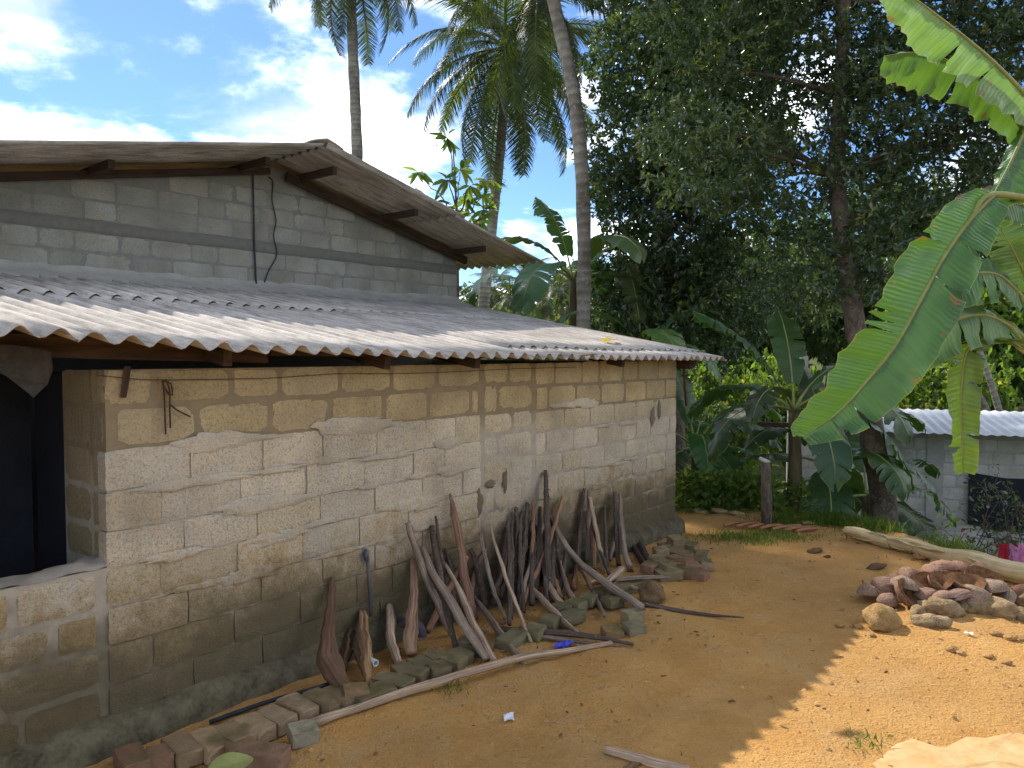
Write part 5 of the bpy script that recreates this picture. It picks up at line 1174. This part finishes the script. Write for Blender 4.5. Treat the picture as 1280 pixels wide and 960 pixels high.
m.add(V, [(j * 15 + i + 15, j * 15 + i + 16, j * 15 + i + 1, j * 15 + i) for j in range(8) for i in range(14)]); o = m.build('black_tarp', M_TARP, None, True); 
o.matrix_world = NH.matrix_basis; o.location = NB0; o.rotation_euler = (0, 0, nang); tag(o, 'black plastic sheet hanging on the grey neighbour wall', 'tarp')
m = MB(); n = 96; V = []; w = n + 1
for sd_ in (0, 1):
    for j in (0, 1, 2):
        for i in range(n + 1):
            x = lerp(px_ - 1.1, NL + .5, i / n); y = (-1.0, 1.5, 4.2)[j]; V.append((x, y, ZT + .09 + (-.02, .17, -.5)[j] + .012 * math.cos(i * 1.5) - sd_ * .008))
for sd_ in (0, 1):
    for j in range(2):
        for i in range(n): a = sd_ * 3 * w + j * w + i; q = (a, a + 1, a + w + 1, a + w); m.f.append(q if not sd_ else q[::-1])
for i in range(n): m.f.append((i + 1, i, i + 3 * w, i + 1 + 3 * w))
m.v = [Vector(v) for v in V]; m.uv = [(0, 0)] * len(V); m.build('metal_roof', M_WROOF, NH, True)
m = MB(); m.box(-.5, NL + .4, -.12, -.05, ZT + .0, ZT + .08); m.build('eave_beam', M_BEAM, NH)
# laundry
for nm, mt, x0, x1, lb in (('pink_cloth', M_PINK, 1262, 1290, 'pink cloth hanging low near the dry shrub'), ('red_cloth', M_RED, 1249, 1262, 'red cloth hanging low next to the pink cloth')):
    m = MB(); V = []
    for j in range(6):
        for i in range(10): p = at(lerp(x0, x1, i / 9), 680 + j * 6.5, 8.6); V.append(p + Vector((0, .03 * math.sin(i * 1.5 + j * .4), 0)))
    m.add(V, [(j * 10 + i, j * 10 + i + 1, j * 10 + i + 11, j * 10 + i + 10) for j in range(5) for i in range(9)]); tag(m.build(nm, mt, None, True), lb, 'cloth')
# dry shrub before the neighbour's wall
def shrub(name, px, Y, label, nst, h, spread, nleaf, mat, seed, lsize=.07, twig=M_BARK):
    rr = random.Random(seed); b = gbase(px, 700, Y); t = thing(name, label, 'shrub', b); m = MB(); C = []
    for i in range(nst):
        a = rr.uniform(0, 6.28); e_ = Vector((math.cos(a) * spread * rr.uniform(.3, 1), math.sin(a) * spread * rr.uniform(.2, .7), h * rr.uniform(.55, 1.05)))
        q0 = b + Vector((rr.uniform(-.3, .3), rr.uniform(-.2, .2), 0)); limb(m, q0, b + e_, .014, .004, .12, 9, .6)
        for k in range(4):
            s = rr.uniform(.4, .95); p = lerp(q0, b + e_, s); d = Vector((rr.uniform(-.4, .4), rr.uniform(-.4, .4), rr.uniform(-.1, .4))); limb(m, p, p + d, .006, .002, .1, 5, .5); C += [p + d * rr.random() for _ in range(nleaf)]
    part(m, 'stems', twig, t)
    C = np.array([tuple(c) for c in C]); n = len(C); A_ = unit(n); L_ = lsize * NR.uniform(.6, 1.4, n); V, Fc, tt = leaves(C + NR.normal(size=(n, 3)) * .05, A_, L_, L_ * .45, NR.random(n) * .9, .4)
    o = obj('leaves', fastmesh('leaves', V, Fc, mat, tint=tt)); o.parent = t; o.matrix_parent_inverse = Matrix.Translation(b).inverted()
shrub('dry_shrub', 1232, 8.8, 'tangled half dry shrub in front of the black sheet', 26, 1.5, .75, 7, M_DRYLEAF, 2)
shrub('leafy_shrub', 1275, 9.3, 'dark leafy shrub climbing beside the black sheet', 24, 2.1, .7, 16, M_LEAF, 6)
shrub('leafy_shrub', 1120, 10.0, 'low green leafy shrub at the foot of the tree', 8, .6, .4, 12, M_LEAF2, 9)
